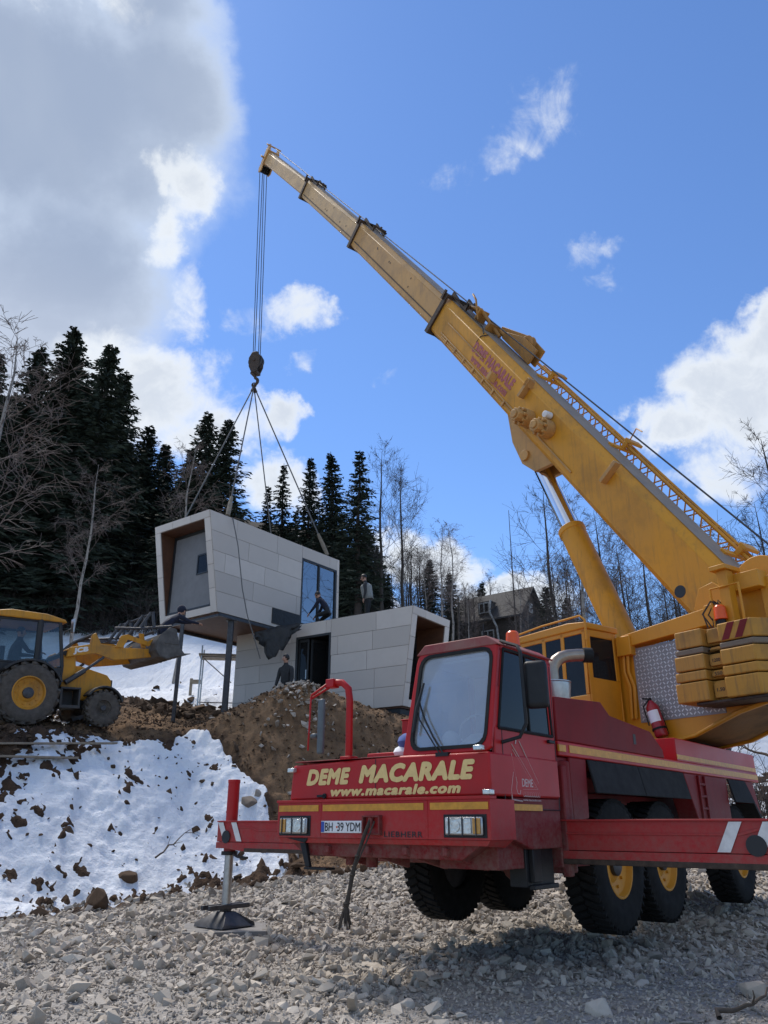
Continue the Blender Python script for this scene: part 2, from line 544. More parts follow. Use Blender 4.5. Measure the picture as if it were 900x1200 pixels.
thick = smooth(wm('MULTIPLY_ADD', n1, .8, dark), .15, .95)
dcol = wmix(thick, (.50, .575, .69), (.25, .305, .41))
dcol = wmix(smooth(el, 40.0, 24.0), dcol, (.40, .44, .52))
dcol = wmix(wm('MULTIPLY', smooth(n3, .42, .7), .35), dcol, (.36, .41, .49))
wcol = wmix(smooth(wm('MULTIPLY_ADD', n3, .5, aw_v), .65, 1.35), (.62, .65, .68), (.47, .51, .57))
base = wn('ShaderNodeMix', data_type='RGBA', blend_type='MULTIPLY'); base.inputs[0].default_value = 1
wl(sky.outputs[0], base.inputs[6]); base.inputs[7].default_value = (.74, .94, 1.22, 1)
K = 0.10                              # background strength; cloud radiances are divided by it
def bright(c):
    m = wn('ShaderNodeMix', data_type='RGBA', blend_type='MULTIPLY'); m.inputs[0].default_value = 1
    wl(c, m.inputs[6]); m.inputs[7].default_value = (1 / K, 1 / K, 1 / K, 1)
    return m.outputs[2]
c = wmix(wm('MULTIPLY', ad, .97), base.outputs[2], bright(dcol))
c = wmix(wm('MULTIPLY', aw, .96), c, bright(wcol))
bg = wn('ShaderNodeBackground'); bg.inputs['Strength'].default_value = K
wl(c, bg.inputs['Color'])
wo = wn('ShaderNodeOutputWorld'); wl(bg.outputs[0], wo.inputs['Surface'])

sl = bpy.data.lights.new('sun', 'SUN'); sl.energy = 2.7; sl.angle = R_(16); sl.color = (1, .93, .83)
so = bpy.data.objects.new('sun', sl); COL.objects.link(so)
d = Vector((math.sin(R_(SUN_AZ)) * math.cos(R_(SUN_EL)), math.cos(R_(SUN_AZ)) * math.cos(R_(SUN_EL)), math.sin(R_(SUN_EL))))
so.rotation_euler = (-d).to_track_quat('-Z', 'Y').to_euler()
so.location = (-20, 10, 40)

SC.view_settings.view_transform = 'Standard'
try: SC.view_settings.look = 'None'
except Exception: pass
SC.view_settings.gamma = 1.0
SC.view_settings.exposure = 0.56
SC.render.engine = 'CYCLES'
SC.cycles.max_bounces = 6; SC.cycles.transparent_max_bounces = 16
SC.cycles.diffuse_bounces = 3; SC.cycles.glossy_bounces = 3
SC.cycles.use_denoising = True
# ------------------------------------------------------------------ terrain
def _h(ix, iy, s):
    v = np.sin(ix * 127.1 + iy * 311.7 + s * 74.7) * 43758.5453
    return v - np.floor(v)


def vnoise(x, y, s=0):
    ix, iy = np.floor(x), np.floor(y)
    fx, fy = x - ix, y - iy
    fx = fx * fx * (3 - 2 * fx); fy = fy * fy * (3 - 2 * fy)
    a, b, c_, d_ = _h(ix, iy, s), _h(ix + 1, iy, s), _h(ix, iy + 1, s), _h(ix + 1, iy + 1, s)
    return (a + (b - a) * fx) * (1 - fy) + (c_ + (d_ - c_) * fx) * fy - .5


def fbm(x, y, f, o=4, s=0, g=.5):
    r = 0; a = 1; t = 0
    for k in range(o):
        ca, sa = math.cos(k * 1.3), math.sin(k * 1.3)
        r = r + a * vnoise((x * ca - y * sa) * f + 17.3 * k, (x * sa + y * ca) * f - 9.1 * k, s + k)
        t += a; a *= g; f *= 2.03
    return r / t * 2


def sstep(v, a, b):
    t = np.clip((v - a) / (b - a), 0, 1)
    return t * t * (3 - 2 * t)


def foot_s(x, y):
    fy = np.interp(x, [-30, -12, -8.2, -6.2, -4.3, -1.6, 1, 4, 8, 14, 30, 60], [9, 9.6, 10.7, 12.9, 15, 16.5, 17.6, 18.6, 20, 22, 22, 22])
    return (y - fy) * np.interp(x, [-6, -2], [.72, .9])


def ground(x, y):
    x = np.asarray(x, float); y = np.asarray(y, float)
    s = foot_s(x, y)
    top = np.interp(x, [-30, -8, -4, 0, 3, 7, 11, 40], [3.25, 3.27, 3.45, 3.7, 3.4, 1.6, .9, .8])
    z = top * sstep(s, 0, 4.7)
    z = z + .28 * np.clip(s - 4.6, 0, 7) * np.interp(x, [-10, 3, 10], [1, 1, .5])
    z = z + .45 * sstep(y, 11, 17) * np.interp(x, [-5, -1.5, 4, 12], [0, 1, 1, 1.4])
    slope = np.interp(x, [-60, -12, 4, 12, 30, 60], [.50, .44, .30, .25, .20, .16])
    yh = np.clip(y - 27, 0, 130); z = z + slope * (yh * yh / (yh + 5))
    z = z + 1.0 * np.exp(-((x + 2.2) ** 2 / 2.0 + (y - 20.7) ** 2 / 1.5))
    z = z + .36 * np.exp(-((x - .4) ** 2 / 3.0 + (y - 20.9) ** 2 / 1.4)) + .42 * np.exp(-((x + 4.0) ** 2 / 2.0 + (y - 20.8) ** 2 / 1.2))
    return z


def gz(x, y): return float(ground(np.array([x]), np.array([y]))[0])


def dirt_zone(x, y):
    """1 where the digger has turned the bare earth up"""
    s = foot_s(x, y)
    n = fbm(x, y, .7, 4, 31)
    a = x / np.maximum(y, 1)
    ab = np.interp(s + .5 * n, [.2, 1.0, 1.8, 2.6, 3.6, 4.6], [-.085, -.100, -.132, -.163, -.20, -.34])
    d = sstep(a + .018 * n, ab - .013, ab + .013) * sstep(a, .30, .22) * sstep(s, -.2, .3) * sstep(y, 25.5, 23.5)
    band = sstep(s + .7 * n, 4.75, 5.0) * sstep(s + .7 * n, 5.9, 5.5) * sstep(x, -16, -12) * sstep(x, 2, 0)
    return np.clip(np.maximum(d, band), 0, 1)


def axis_grid(knots):
    out = [knots[0][0]]
    for (a, st), (b, _) in zip(knots[:-1], knots[1:]):
        n = max(1, int(round((b - a) / st)))
        out += list(np.linspace(a, b, n + 1)[1:])
    return np.array(out)


gx = axis_grid([(-400, 40), (-160, 8), (-60, 2), (-24, .35), (-12, .045), (4, .12), (14, .35), (30, 2), (80, 10), (400, 1)])
gy = axis_grid([(-200, 30), (-20, 4), (4, .3), (6.2, .10), (10.5, .045), (22.5, .09), (27, .2), (34, .5), (60, 2), (160, 20), (700, 1)])
GX, GY = np.meshgrid(gx, gy)
S_ = foot_s(GX, GY)
G0 = ground(GX, GY)
edge = S_ + .55 * fbm(GX, GY, .8, 4, 5)
grav = 1 - sstep(edge, -.12, .18)
dz = dirt_zone(GX, GY)
low = .17 * fbm(GX, GY, 1.1, 3, 3, .5)
high = .17 * np.maximum(fbm(GX, GY, 2.8, 5, 11, .68), -.08) + .20 * fbm(GX, GY, 6.5, 3, 21, .7)
rough = low + high
far = sstep(GY, 26, 36)
soilz = G0 + (low + high * (1 - .45 * dz)) * (1 - grav) + grav * (.05 * fbm(GX, GY, .9, 3, 8) + .03 * fbm(GX, GY, 4.5, 3, 9))
soilz += far * .5 * fbm(GX, GY, .12, 4, 44)
ny, nx = GX.shape
idx = np.arange(ny * nx).reshape(ny, nx)
F = np.stack([idx[:-1, :-1], idx[:-1, 1:], idx[1:, 1:], idx[1:, :-1]], -1).reshape(-1, 4)

t = NT('earth_and_gravel')
co = t.coord()
at_g = t.n('ShaderNodeAttribute', attribute_name='gravel').outputs['Fac']
at_f = t.n('ShaderNodeAttribute', attribute_name='litter').outputs['Fac']
fine = t.noise(30, 6, .75, co); mid = t.noise(2.2, 7, .65, co); grit = t.noise(90, 4, .7, co)
vor = t.n('ShaderNodeTexVoronoi', feature='F1'); vor.inputs['Scale'].default_value = 34; t.l(co, vor.inputs['Vector'])
gcol = t.mix(t.ramp(vor.outputs['Color'], [(.1, 0), (.9, 1)]), (.22, .20, .18), (.46, .43, .39))
gcol = t.mix(t.ramp(grit, [(.4, 0), (.65, 1)]), gcol, (.34, .32, .295))
gcol = t.mix(t.ramp(mid, [(.4, 0), (.75, .55)]), gcol, (.27, .245, .215))
scol = t.mix(t.ramp(mid, [(.28, 0), (.72, 1)]), (.085, .050, .028), (.25, .158, .09))
scol = t.mix(t.ramp(fine, [(.55, 0), (.75, .6)]), scol, (.19, .135, .09))
lcol = t.mix(t.ramp(mid, [(.3, 0), (.7, 1)]), (.018, .015, .012), (.045, .036, .028))
old = t.mix(t.ramp(mid, [(.3, 0), (.7, 1)]), (.028, .017, .011), (.095, .058, .036))
scol = t.mix(t.n('ShaderNodeAttribute', attribute_name='fresh').outputs['Fac'], old, scol)
scol = t.mix(at_f, scol, lcol)
hgt = t.math('ADD', t.math('MULTIPLY', fine, .6), t.math('MULTIPLY', vor.outputs['Distance'], .6))
t.bsdf(t.mix(at_g, scol, gcol), .95, 0, hgt, .8, .03, .2)
M['earth'] = t.mat
litter = sstep(GY, 44, 54)
gobj = np_mesh('ground', np.stack([GX, GY, soilz], -1).reshape(-1, 3), F, M['earth'], smooth=True,
               attrs={'gravel': grav.ravel(), 'litter': litter.ravel(), 'fresh': dz.ravel()})
tag(gobj, kind='structure')

# snow: a softer sheet lying over the rough earth; clods and stones stick out through it
lvl = np.interp(S_, [-.2, .5, 1.4, 3.2, 4.4, 6.5, 9, 14], [-.05, .02, .05, .065, .04, .02, .02, .12])
lvl = lvl + np.interp(GX, [-12, -7.5, -5.8, -4, -2.6], [-.06, -.05, .03, .05, .05]) * sstep(S_, .3, 1) * sstep(S_, 5, 4)
lvl = lvl + .07 * fbm(GX, GY, .45, 3, 61) + .035 * fbm(GX, GY, 1.6, 3, 62) - .018 * sstep(GY, 27, 25) - .06 * sstep(GY, 22.5, 24) * sstep(GY, 29, 27) - .002 * sstep(GX, -5.2, -6.6) * sstep(GY, 20, 18)
lvl = lvl - 1.2 * dz - .6 * grav
lvl = np.where(GY > 28, lvl + .10 + .22 * fbm(GX, GY, .14, 4, 71), lvl)
forest = sstep(GY, 52, 60) * sstep(GX, 6, -4)
lvl = lvl - .35 * forest
soft = low / .75 + .07 * fbm(GX, GY, 3.4, 4, 81, .62) + .55 * high
snowz = G0 + lvl + soft * .75 + far * .5 * fbm(GX, GY, .12, 4, 44)
Vs = np.stack([GX, GY, snowz], -1).reshape(-1, 3)
keep = ((snowz - soilz).ravel()[F] > -.08).any(1) & (GY.ravel()[F].min(1) > 8.5) & (GY.ravel()[F].max(1) < 420)
Fs = F[keep]
u, inv = np.unique(Fs, return_inverse=True)
t = NT('snow')
co = t.coord()
n_ = t.noise(14, 6, .7, co); nb = t.noise(1.3, 5, .6, co); sp = t.noise(60, 3, .6, co)
c_ = t.mix(t.ramp(nb, [(.35, 0), (.75, 1)]), (.80, .83, .87), (.70, .73, .77))
c_ = t.mix(t.ramp(sp, [(.66, 0), (.74, .5)]), c_, (.30, .25, .20))
pr = t.bsdf(c_, .75, 0, t.math('ADD', n_, t.math('MULTIPLY', t.noise(5, 5, .6, co), 1.2)), .7, .06, .3)
M['snow'] = t.mat
snow = np_mesh('snow_cover', Vs[u], inv.reshape(-1, 4), M['snow'], smooth=True)
tag(snow, kind='structure')


# ------------------------------------------------------------------ loose stones (too many to count)
def rock_shape(seed, n=14, flat=.7):
    r = random.Random(seed)
    bm = bmesh.new()
    for _ in range(n):
        v = Vector((r.gauss(0, 1), r.gauss(0, 1), r.gauss(0, 1))).normalized() * r.uniform(.75, 1)
        bm.verts.new((v.x, v.y * r.uniform(.7, 1), v.z * flat))
    res = bmesh.ops.convex_hull(bm, input=bm.verts)
    bmesh.ops.delete(bm, geom=[g for g in res['geom_interior'] if isinstance(g, bmesh.types.BMVert)], context='VERTS')
    bmesh.ops.triangulate(bm, faces=bm.faces)
    bm.verts.index_update()
    V = np.array([v.co[:] for v in bm.verts]); Fc = np.array([[v.index for v in f.verts] for f in bm.faces])
    bm.free()
    return V, Fc


def scatter(name, px, py, pz, size, shapes, mat, tones, seed=1, kindtag='stuff', tilt=.6):
    rg = np.random.default_rng(seed)
    Vs, Fs, Ts, off = [], [], [], 0
    which = rg.integers(0, len(shapes), len(px))
    for k, (SV, SF) in enumerate(shapes):
        m = np.where(which == k)[0]
        if not len(m): continue
        a = rg.uniform(0, 2 * np.pi, len(m)); b = rg.normal(0, tilt, len(m)); c2 = rg.normal(0, tilt, len(m))
        ca, sa, cb, sb, cc, sc = np.cos(a), np.sin(a), np.cos(b), np.sin(b), np.cos(c2), np.sin(c2)
        Rz = np.stack([ca, -sa, 0 * a, sa, ca, 0 * a, 0 * a, 0 * a, 1 + 0 * a], -1).reshape(-1, 3, 3)
        Rx = np.stack([1 + 0 * a, 0 * a, 0 * a, 0 * a, cb, -sb, 0 * a, sb, cb], -1).reshape(-1, 3, 3)
        Ry = np.stack([cc, 0 * a, sc, 0 * a, 1 + 0 * a, 0 * a, -sc, 0 * a, cc], -1).reshape(-1, 3, 3)
        stretch = np.stack([rg.uniform(.8, 1.45, len(m)), rg.uniform(.65, 1.1, len(m)), rg.uniform(.55, .95, len(m))], -1)
        P = np.einsum('nij,nvj->nvi', Rx @ Ry @ Rz, SV[None] * stretch[:, None, :]) * size[m][:, None, None]
        P += np.stack([px[m], py[m], pz[m]], -1)[:, None, :]
        n, v = len(m), len(SV)
        Vs.append(P.reshape(-1, 3)); Fs.append((SF[None] + (np.arange(n) * v)[:, None, None] + off).reshape(-1, 3))
        Ts.append(np.repeat(tones[m], v)); off += n * v
    o = np_mesh(name, np.concatenate(Vs), np.concatenate(Fs), mat, attrs={'tone': np.concatenate(Ts)})
    tag(o, kind=kindtag)
    return o


def stone_mat(name, a, b, dust, rough=.9):
    t = NT(name)
    tone = t.n('ShaderNodeAttribute', attribute_name='tone').outputs['Fac']
    n = t.noise(18, 6, .7); n2 = t.noise(70, 3, .6)
    c = t.mix(tone, a, b)
    c = t.mix(t.ramp(n, [(.4, 0), (.7, .6)]), c, dust)
    t.bsdf(c, rough, 0, t.math('ADD', n, t.math('MULTIPLY', n2, .4)), .5, .01, .25)
    return t.mat


M['stone'] = stone_mat('crushed_stone', (.19, .162, .132), (.60, .535, .45), (.42, .365, .30))
M['clod'] = stone_mat('earth_clod', (.030, .019, .012), (.125, .078, .048), (.10, .065, .042), .95)
M['rubble'] = stone_mat('pale_rubble', (.14, .11, .085), (.50, .46, .41), (.22, .17, .12))
shapes = [rock_shape(i, 12 + i % 4, .62 + .05 * (i % 5)) for i in range(12)]
small_shapes = [rock_shape(40 + i, 8, .7) for i in range(6)]
rg = np.random.default_rng(5)


def patch(x, y): return fbm(x, y, .55, 3, 91)


def gravel_pos(n, x0, x1, y0, y1, smin=-30, smax=.55):
    x = rg.uniform(x0, x1, n); y = rg.uniform(y0, y1, n)
    s = foot_s(x, y) + .5 * fbm(x, y, .8, 4, 5)
    m = (s < smax) & (np.abs(x) < y * .62 + 1.5)
    return x[m], y[m]


MATX, MATY = -.105 + 1.87 * .629 - 4.22 * .777, 7.888 + 1.87 * .777 + 4.22 * .629
x, y = gravel_pos(52000, -9, 12, 6.3, 20.5)
coarse = np.clip(.55 + 1.3 * patch(x, y) + .16 * (y - 9.0) - .55 * sstep(x, -1.2, .4) * sstep(y, 8.9, 7.9) - .5 * sstep(x, 2.4, 4) * sstep(y, 10.5, 9.5), .03, 1)
m = (rg.uniform(0, 1, len(x)) < coarse) & (np.hypot(x - MATX, y - MATY) > .62)
x, y = x[m], y[m]
size = np.clip(rg.lognormal(math.log(.046), .42, len(x)), .018, .125)
z = ground(x, y) + .05 * fbm(x, y, .9, 3, 8) + .03 * fbm(x, y, 4.5, 3, 9) + size * rg.uniform(.0, .45, len(x))
scatter('gravel', x, y, z, size, shapes, M['stone'], np.clip(rg.normal(.52, .24, len(x)), 0, 1), 3)
x, y = gravel_pos(70000, -7, 9, 6.3, 13.5)
size = np.clip(rg.lognormal(math.log(.017), .4, len(x)), .008, .035)
z = ground(x, y) + .05 * fbm(x, y, .9, 3, 8) + .03 * fbm(x, y, 4.5, 3, 9) + size * rg.uniform(0, .5, len(x))
scatter('fine_gravel', x, y, z, size, small_shapes, M['stone'], np.clip(rg.normal(.55, .25, len(x)), 0, 1), 4)

# clods of earth on the snowy bank, on the spoil heap and along its foot
n = 60000
x = rg.uniform(-13, 4.5, n); y = rg.uniform(9.5, 33, n)
s = foot_s(x, y)
dzz = dirt_zone(x, y)
cl = sstep(fbm(x, y, .8, 3, 101), -.05, .5)
left = np.interp(x, [-9, -6.2, -5, -3.8, -3], [1, .8, .25, .35, .8])
prob = np.where(s < .9, .22 * cl + .04, .30 * cl * left + .035) + .6 * dzz
prob = np.where(y > 24, .45 * sstep(fbm(x, y, .8, 3, 101), -.2, .4) * (y < 28.5) + .04, prob)
m = (s > -.25) & (s < 16) & (rg.uniform(0, 1, n) < prob) & (np.abs(x) < y * .62 + 1)
x, y, s, dzz = x[m], y[m], s[m], dzz[m]
size = np.clip(rg.lognormal(math.log(.052), .62, len(x)), .018, np.where(s < 1.2, .26, .15)) * np.where(dzz > .5, .45, 1)
z = ground(x, y) + .17 * fbm(x, y, 1.1, 5, 3, .6) + .03 + size * rg.uniform(0, .5, len(x))
size = np.where(y > 24, size * 2.2, size)
scatter('earth_clods', x, y, z, size, shapes, M['clod'], np.clip(rg.normal(.5, .28, len(x)), 0, 1), 6)
# pale rubble on the crest of the heap and sprinkled down its face
n = 190
a = rg.normal(0, 1, (n, 2))
x = -2.15 + a[:, 0] * np.where(rg.uniform(0, 1, n) < .75, .40, 1.2); y = 20.4 + a[:, 1] * .40
x2 = rg.uniform(-3.2, .6, 30); y2 = rg.uniform(16.8, 20.5, 30)
x = np.concatenate([x, x2]); y = np.concatenate([y, y2])
size = np.clip(rg.lognormal(math.log(.055), .45, len(x)), .025, .15)
z = ground(x, y) + .17 * fbm(x, y, 1.1, 5, 3, .6) + .06 + size * .2
scatter('spoil_rubble', x, y, z, size, shapes, M['rubble'], np.clip(rg.normal(.55, .3, len(x)), 0, 1), 8)
# ------------------------------------------------------------------ trees
M['spruce'] = plain('spruce_needles', (.020, .032, .018), .85, 0, .55, 2.5, .1)
M['spruce_bark'] = plain('spruce_bark', (.055, .042, .035), .9, 0, .4, 6)
M['bare_bark'] = plain('grey_bark', (.052, .043, .037), .9, 0, .4, 5)
M['twig'] = plain('bare_twigs', (.040, .031, .027), .9, 0, .35, 3)
M['birch_twig'] = plain('birch_twigs', (.13, .10, .09), .9, 0, .3, 3)
t = NT('birch_bark')
mp = t.n('ShaderNodeMapping'); mp.inputs['Scale'].default_value = (3, 3, 1.0); t.l(t.coord(), mp.inputs['Vector'])
t.bsdf(t.mix(t.ramp(t.noise(2.2, 5, .7, mp.outputs[0]), [(.50, 0), (.62, 1)]), (.27, .245, .22), (.06, .05, .045)), .85)
M['birch_bark'] = t.mat


def tubes_np(paths, n=3):
    """paths: list of (pts (k,3), radii (k)) -> V, F quads"""
    Vs, Fs, off = [], [], 0
    ang = np.arange(n) * 2 * np.pi / n
    for P, r in paths:
        P = np.asarray(P, float); r = np.asarray(r, float); k = len(P)
        T = np.empty_like(P); T[1:-1] = P[2:] - P[:-2]; T[0] = P[1] - P[0]; T[-1] = P[-1] - P[-2]
        T /= np.linalg.norm(T, axis=1, keepdims=True) + 1e-9
        ref = np.where(np.abs(T[:, 2:3]) > .9, [[1., 0, 0]], [[0, 0, 1.]])
        A = np.cross(T, ref); A /= np.linalg.norm(A, axis=1, keepdims=True) + 1e-9
        B = np.cross(T, A)
        ring = P[:, None] + (A[:, None] * np.cos(ang)[None, :, None] + B[:, None] * np.sin(ang)[None, :, None]) * r[:, None, None]
        Vs.append(ring.reshape(-1, 3))
        i = np.arange(k - 1)[:, None] * n; j = np.arange(n)[None]
        Fs.append((np.stack([i + j, i + (j + 1) % n, i + n + (j + 1) % n, i + n + j], -1) + off).reshape(-1, 4))
        off += k * n
    return np.concatenate(Vs), np.concatenate(Fs)


def spruce_proto(seed, H=20.0, R=3.0, dens=1.0, bare=.04):
    r = np.random.default_rng(seed)
    root = empty('spruce_tree')
    zs = np.linspace(0, H, 12)
    bend = np.cumsum(r.normal(0, .03, (12, 2)), 0)
    V, F = tubes_np([(np.c_[bend, zs], np.interp(zs, [0, H], [.26, .02]))], 7)
    np_mesh('trunk', V, F, M['spruce_bark'], root, True)
    P0, D, L = [], [], []
    z = H * bare
    while z < H - .25:
        t_ = 1 - z / H
        nb = max(3, int(round((4 + 4 * t_) * dens)))
        az0 = r.uniform(0, 6.28)
        for k in range(nb):
            a = az0 + k * 6.283 / nb + r.normal(0, .25)
            ln = R * (t_ ** .86) * r.uniform(.62, 1.18) + .12
            if r.uniform() < .07: ln *= .4
            drop = np.interp(t_, [0, .25, 1], [.55, .05, -.35]) + r.normal(0, .08)
            P0.append((np.interp(z, zs, bend[:, 0]), np.interp(z, zs, bend[:, 1]), z + r.normal(0, .08)))
            D.append((math.cos(a), math.sin(a), drop)); L.append(ln)
        z += r.uniform(.20, .33) * (1 + .25 * t_)
    P0, D, L = np.array(P0), np.array(D), np.array(L)
    ns = 17
    u = (np.arange(ns) + .5) / ns
    nB = len(L)
    U = np.clip(u[None] + r.normal(0, .03, (nB, ns)), .04, 1)
    sag = -.16 * L[:, None] * U ** 2 + .10 * L[:, None] * U ** 4
    base = P0[:, None] + D[:, None] * (L[:, None] * U)[..., None]
    base[..., 2] += sag
    side = np.stack([-D[:, 1], D[:, 0], 0 * L], -1)
    sgn = r.choice([-1., 1.], (nB, ns))
    fwd = D.copy(); fwd[:, 2] = 0
    dirv = fwd[:, None] * r.uniform(.35, 1.0, (nB, ns, 1)) + side[:, None] * (sgn * r.uniform(.25, 1.0, (nB, ns)))[..., None]
    dirv[..., 2] += r.uniform(-.75, .1, (nB, ns))
    dirv /= np.linalg.norm(dirv, axis=-1, keepdims=True)
    ln = (.22 + .24 * (1 - U)) * np.clip(L[:, None], .5, 2.6) ** .6 * r.uniform(.7, 1.35, (nB, ns))
    wv = np.cross(dirv, r.normal(0, 1, (nB, ns, 3))); wv /= np.linalg.norm(wv, axis=-1, keepdims=True) + 1e-9
    w = (.058 + .016 * r.normal(size=(nB, ns)))[..., None] * (1 + .3 * (1 - U[..., None]))
    a = base; tip = base + dirv * ln[..., None]; midp = base + dirv * (ln * .45)[..., None]
    Q = np.stack([a, midp + wv * w, tip, midp - wv * w], 2).reshape(-1, 3)
    Fq = np.arange(len(Q)).reshape(-1, 4)
    br = [(np.stack([P0[i], P0[i] + D[i] * L[i] * .5 + [0, 0, -.03 * L[i]], P0[i] + D[i] * L[i] + [0, 0, -.06 * L[i]]]), [.035, .02, .008]) for i in range(nB)]
    V2, F2 = tubes_np(br, 3)
    np_mesh('crown', np.concatenate([Q, V2]), np.concatenate([Fq, F2 + len(Q)]), M['spruce'], root)
    return root, H


def bare_proto(seed, name, H=16.0, spread=.30, bark='bare_bark', twig='twig', nprim=26, droop=0.0, first=.25, lean=.02, trunk_r=.16, up=.9, fine=5):
    r = np.random.default_rng(seed)
    root = empty(name)
    k = 10
    zs = np.linspace(0, H, k)
    bend = np.cumsum(r.normal(0, lean * H / 16, (k, 2)), 0) * 3
    bend -= bend[0]
    T = np.c_[bend, zs]
    rad = trunk_r * (1 - zs / H) ** .8 + .012
    V, F = tubes_np([(T, rad)], 7)
    np_mesh('trunk', V, F, M[bark], root, True)
    paths = []

    def limb(p, d, ln, rr, seg, wob, dr):
        pts = [p]; d = d / np.linalg.norm(d)
        for i in range(seg):
            d = d + r.normal(0, wob, 3); d[2] += dr; d /= np.linalg.norm(d)
            pts.append(pts[-1] + d * ln / seg)
        paths.append((np.array(pts), np.linspace(rr, max(.006, rr * .35), seg + 1)))
        return np.array(pts)

    for i in range(nprim):
        t_ = first + (1 - first) * (i + r.uniform(0, 1)) / nprim
        p = np.array([np.interp(t_ * H, zs, T[:, j]) for j in range(3)])
        a = i * 2.4 + r.normal(0, .4)
        d = np.array([math.cos(a), math.sin(a), up + r.normal(0, .15)])
        ln = H * spread * (np.interp(t_, [first, first + .25, 1], [.75, 1, .22])) * r.uniform(.7, 1.15)
        rr = max(.011, .21 * np.interp(t_ * H, zs, rad))
        L1 = limb(p, d, ln, rr, 5, .12, .05)
        n2 = 7
        for j in range(n2):
            q = L1[min(4, 1 + int(j * 4 / n2))] + (L1[min(5, 2 + int(j * 4 / n2))] - L1[min(4, 1 + int(j * 4 / n2))]) * r.uniform(0, 1)
            dd = (L1[-1] - L1[0]) / ln + r.normal(0, .55, 3); dd[2] += .25
            l2 = ln * r.uniform(.28, .5)
            L2 = limb(q, dd, l2, rr * .45, 3, .2, -droop * .3)
            for m_ in range(fine):
                q3 = L2[r.integers(0, 3)] * .5 + L2[r.integers(1, 4)] * .5
                d3 = (L2[-1] - L2[0]) / l2 + r.normal(0, .6, 3); d3[2] -= droop
                limb(q3, d3, l2 * r.uniform(.35, .75), .0095, 2, .2, -droop * .35)
    V, F = tubes_np(paths, 3)
    np_mesh('crown', V, F, M[twig], root)
    return root, H


def shrub_proto(seed, H=3.0, n=26):
    r = np.random.default_rng(seed)
    root = empty('bare_shrub')
    paths = []
    for i in range(n):
        a = r.uniform(0, 6.28)
        d = np.array([math.cos(a) * r.uniform(.1, .6), math.sin(a) * r.uniform(.1, .6), 1.])
        p = np.array([r.normal(0, .25), r.normal(0, .25), 0]); pts = [p]
        ln = H * r.uniform(.55, 1.05)
        for s in range(5):
            d = d + r.normal(0, .10, 3); d /= np.linalg.norm(d); pts.append(pts[-1] + d * ln / 5)
        pts = np.array(pts); paths.append((pts, np.linspace(.022, .006, 6)))
        for j in range(12):
            q = pts[r.integers(1, 6)]
            d2 = d + r.normal(0, .7, 3); d2 /= np.linalg.norm(d2)
            q2 = q + d2 * ln * r.uniform(.12, .3)
            paths.append((np.array([q, (q + q2) / 2 + r.normal(0, .03, 3), q2]), [.010, .008, .005]))
    V, F = tubes_np(paths, 3)
    np_mesh('stems', V, F, M['twig'], root)
    return root, H


SPR = [spruce_proto(11, 20, 3.7, 1.25), spruce_proto(12, 20, 4.1, 1.3), spruce_proto(13, 20, 3.3, 1.2), spruce_proto(14, 20, 2.6, .8, .2)]
BIR = [bare_proto(21, 'birch_tree', 16, .26, 'birch_bark', 'birch_twig', 26, .25, .34, .02, .13), bare_proto(22, 'birch_tree', 16, .22, 'birch_bark', 'birch_twig', 24, .3, .4, .03, .12)]
BAR = [bare_proto(31, 'bare_tree', 15, .34, nprim=26), bare_proto(32, 'bare_tree', 15, .30, nprim=24, first=.3, up=1.2), bare_proto(33, 'bare_tree', 15, .42, nprim=22, first=.18, up=.8, trunk_r=.2)]
SHR = [shrub_proto(41), shrub_proto(42, 3, 32)]
used = set()
rt = random.Random(3)


def plant(lib, k, x, y, height, label, cat, group=None, wide=1.0, rz=None):
    root, H = lib[k % len(lib)]
    key = root.name
    o = root if key not in used else copy_tree(root)
    used.add(key)
    f = height / H
    o.location = (x, y, gz(x, y) - .25)
    o.scale = (f * wide, f * wide, f)
    o.rotation_euler = (rt.gauss(0, .012), rt.gauss(0, .012), rt.uniform(0, 6.28) if rz is None else rz)
    tag(o, label, cat, group)
    return o


def by_top(lib, k, px, py, dist, label, cat, group=None, wide=1.0, rz=None):
    """a tree whose tip stands in the direction (px, py) of the photo, at this distance"""
    p = at(px, py, dist)
    return plant(lib, k, p.x, p.y, p.z - gz(p.x, p.y) + .25, label, cat, group, wide, rz)


GS = 'spruces on the forest slope'
ST = 'spruce'
by_top(SPR, 1, 2, 410, 52, 'dark spruce cut by the left edge of the picture, behind the bare birch', ST, GS, 1.41)
by_top(SPR, 0, 50, 405, 54, 'dark spruce with a blunt top between the bare birch and the tallest spruce', ST, GS, 1.41)
by_top(SPR, 2, 78, 412, 57, 'slim dark spruce directly left of the tallest spruce', ST, GS, 1.60)
by_top(SPR, 0, 103, 380, 53, 'tallest dark spruce of the forest, its tip above all others', ST, GS, 1.47)
by_top(SPR, 1, 128, 402, 52, 'broad dark spruce just right of the tallest spruce', ST, GS, 1.47)
by_top(SPR, 2, 148, 440, 56, 'dark spruce on the falling right shoulder of the tall left clump', ST, GS, 1.54)
by_top(SPR, 0, 175, 500, 62, 'small-topped dark spruce in the dip left of the double spruce', ST, GS, 1.66)
by_top(SPR, 1, 197, 520, 65, 'lower dark spruce filling the dip beside the double spruce', ST, GS, 1.79)
by_top(SPR, 0, 244, 484, 52, 'left stem of the double spruce standing behind the raised house module', ST, GS, 1.47)
by_top(SPR, 1, 263, 489, 52, 'right stem of the double spruce behind the lifting ropes', ST, GS, 1.47)
by_top(SPR, 2, 225, 525, 53, 'shorter dark spruce leaning on the left of the double spruce', ST, GS, 1.54)
by_top(SPR, 3, 335, 543, 56, 'thin spruce left of the row behind the roof of the raised module', ST, GS, 1.29)
by_top(SPR, 0, 363, 536, 55, 'second spruce of the row behind the raised module, with a pointed top', ST, GS, 1.12)
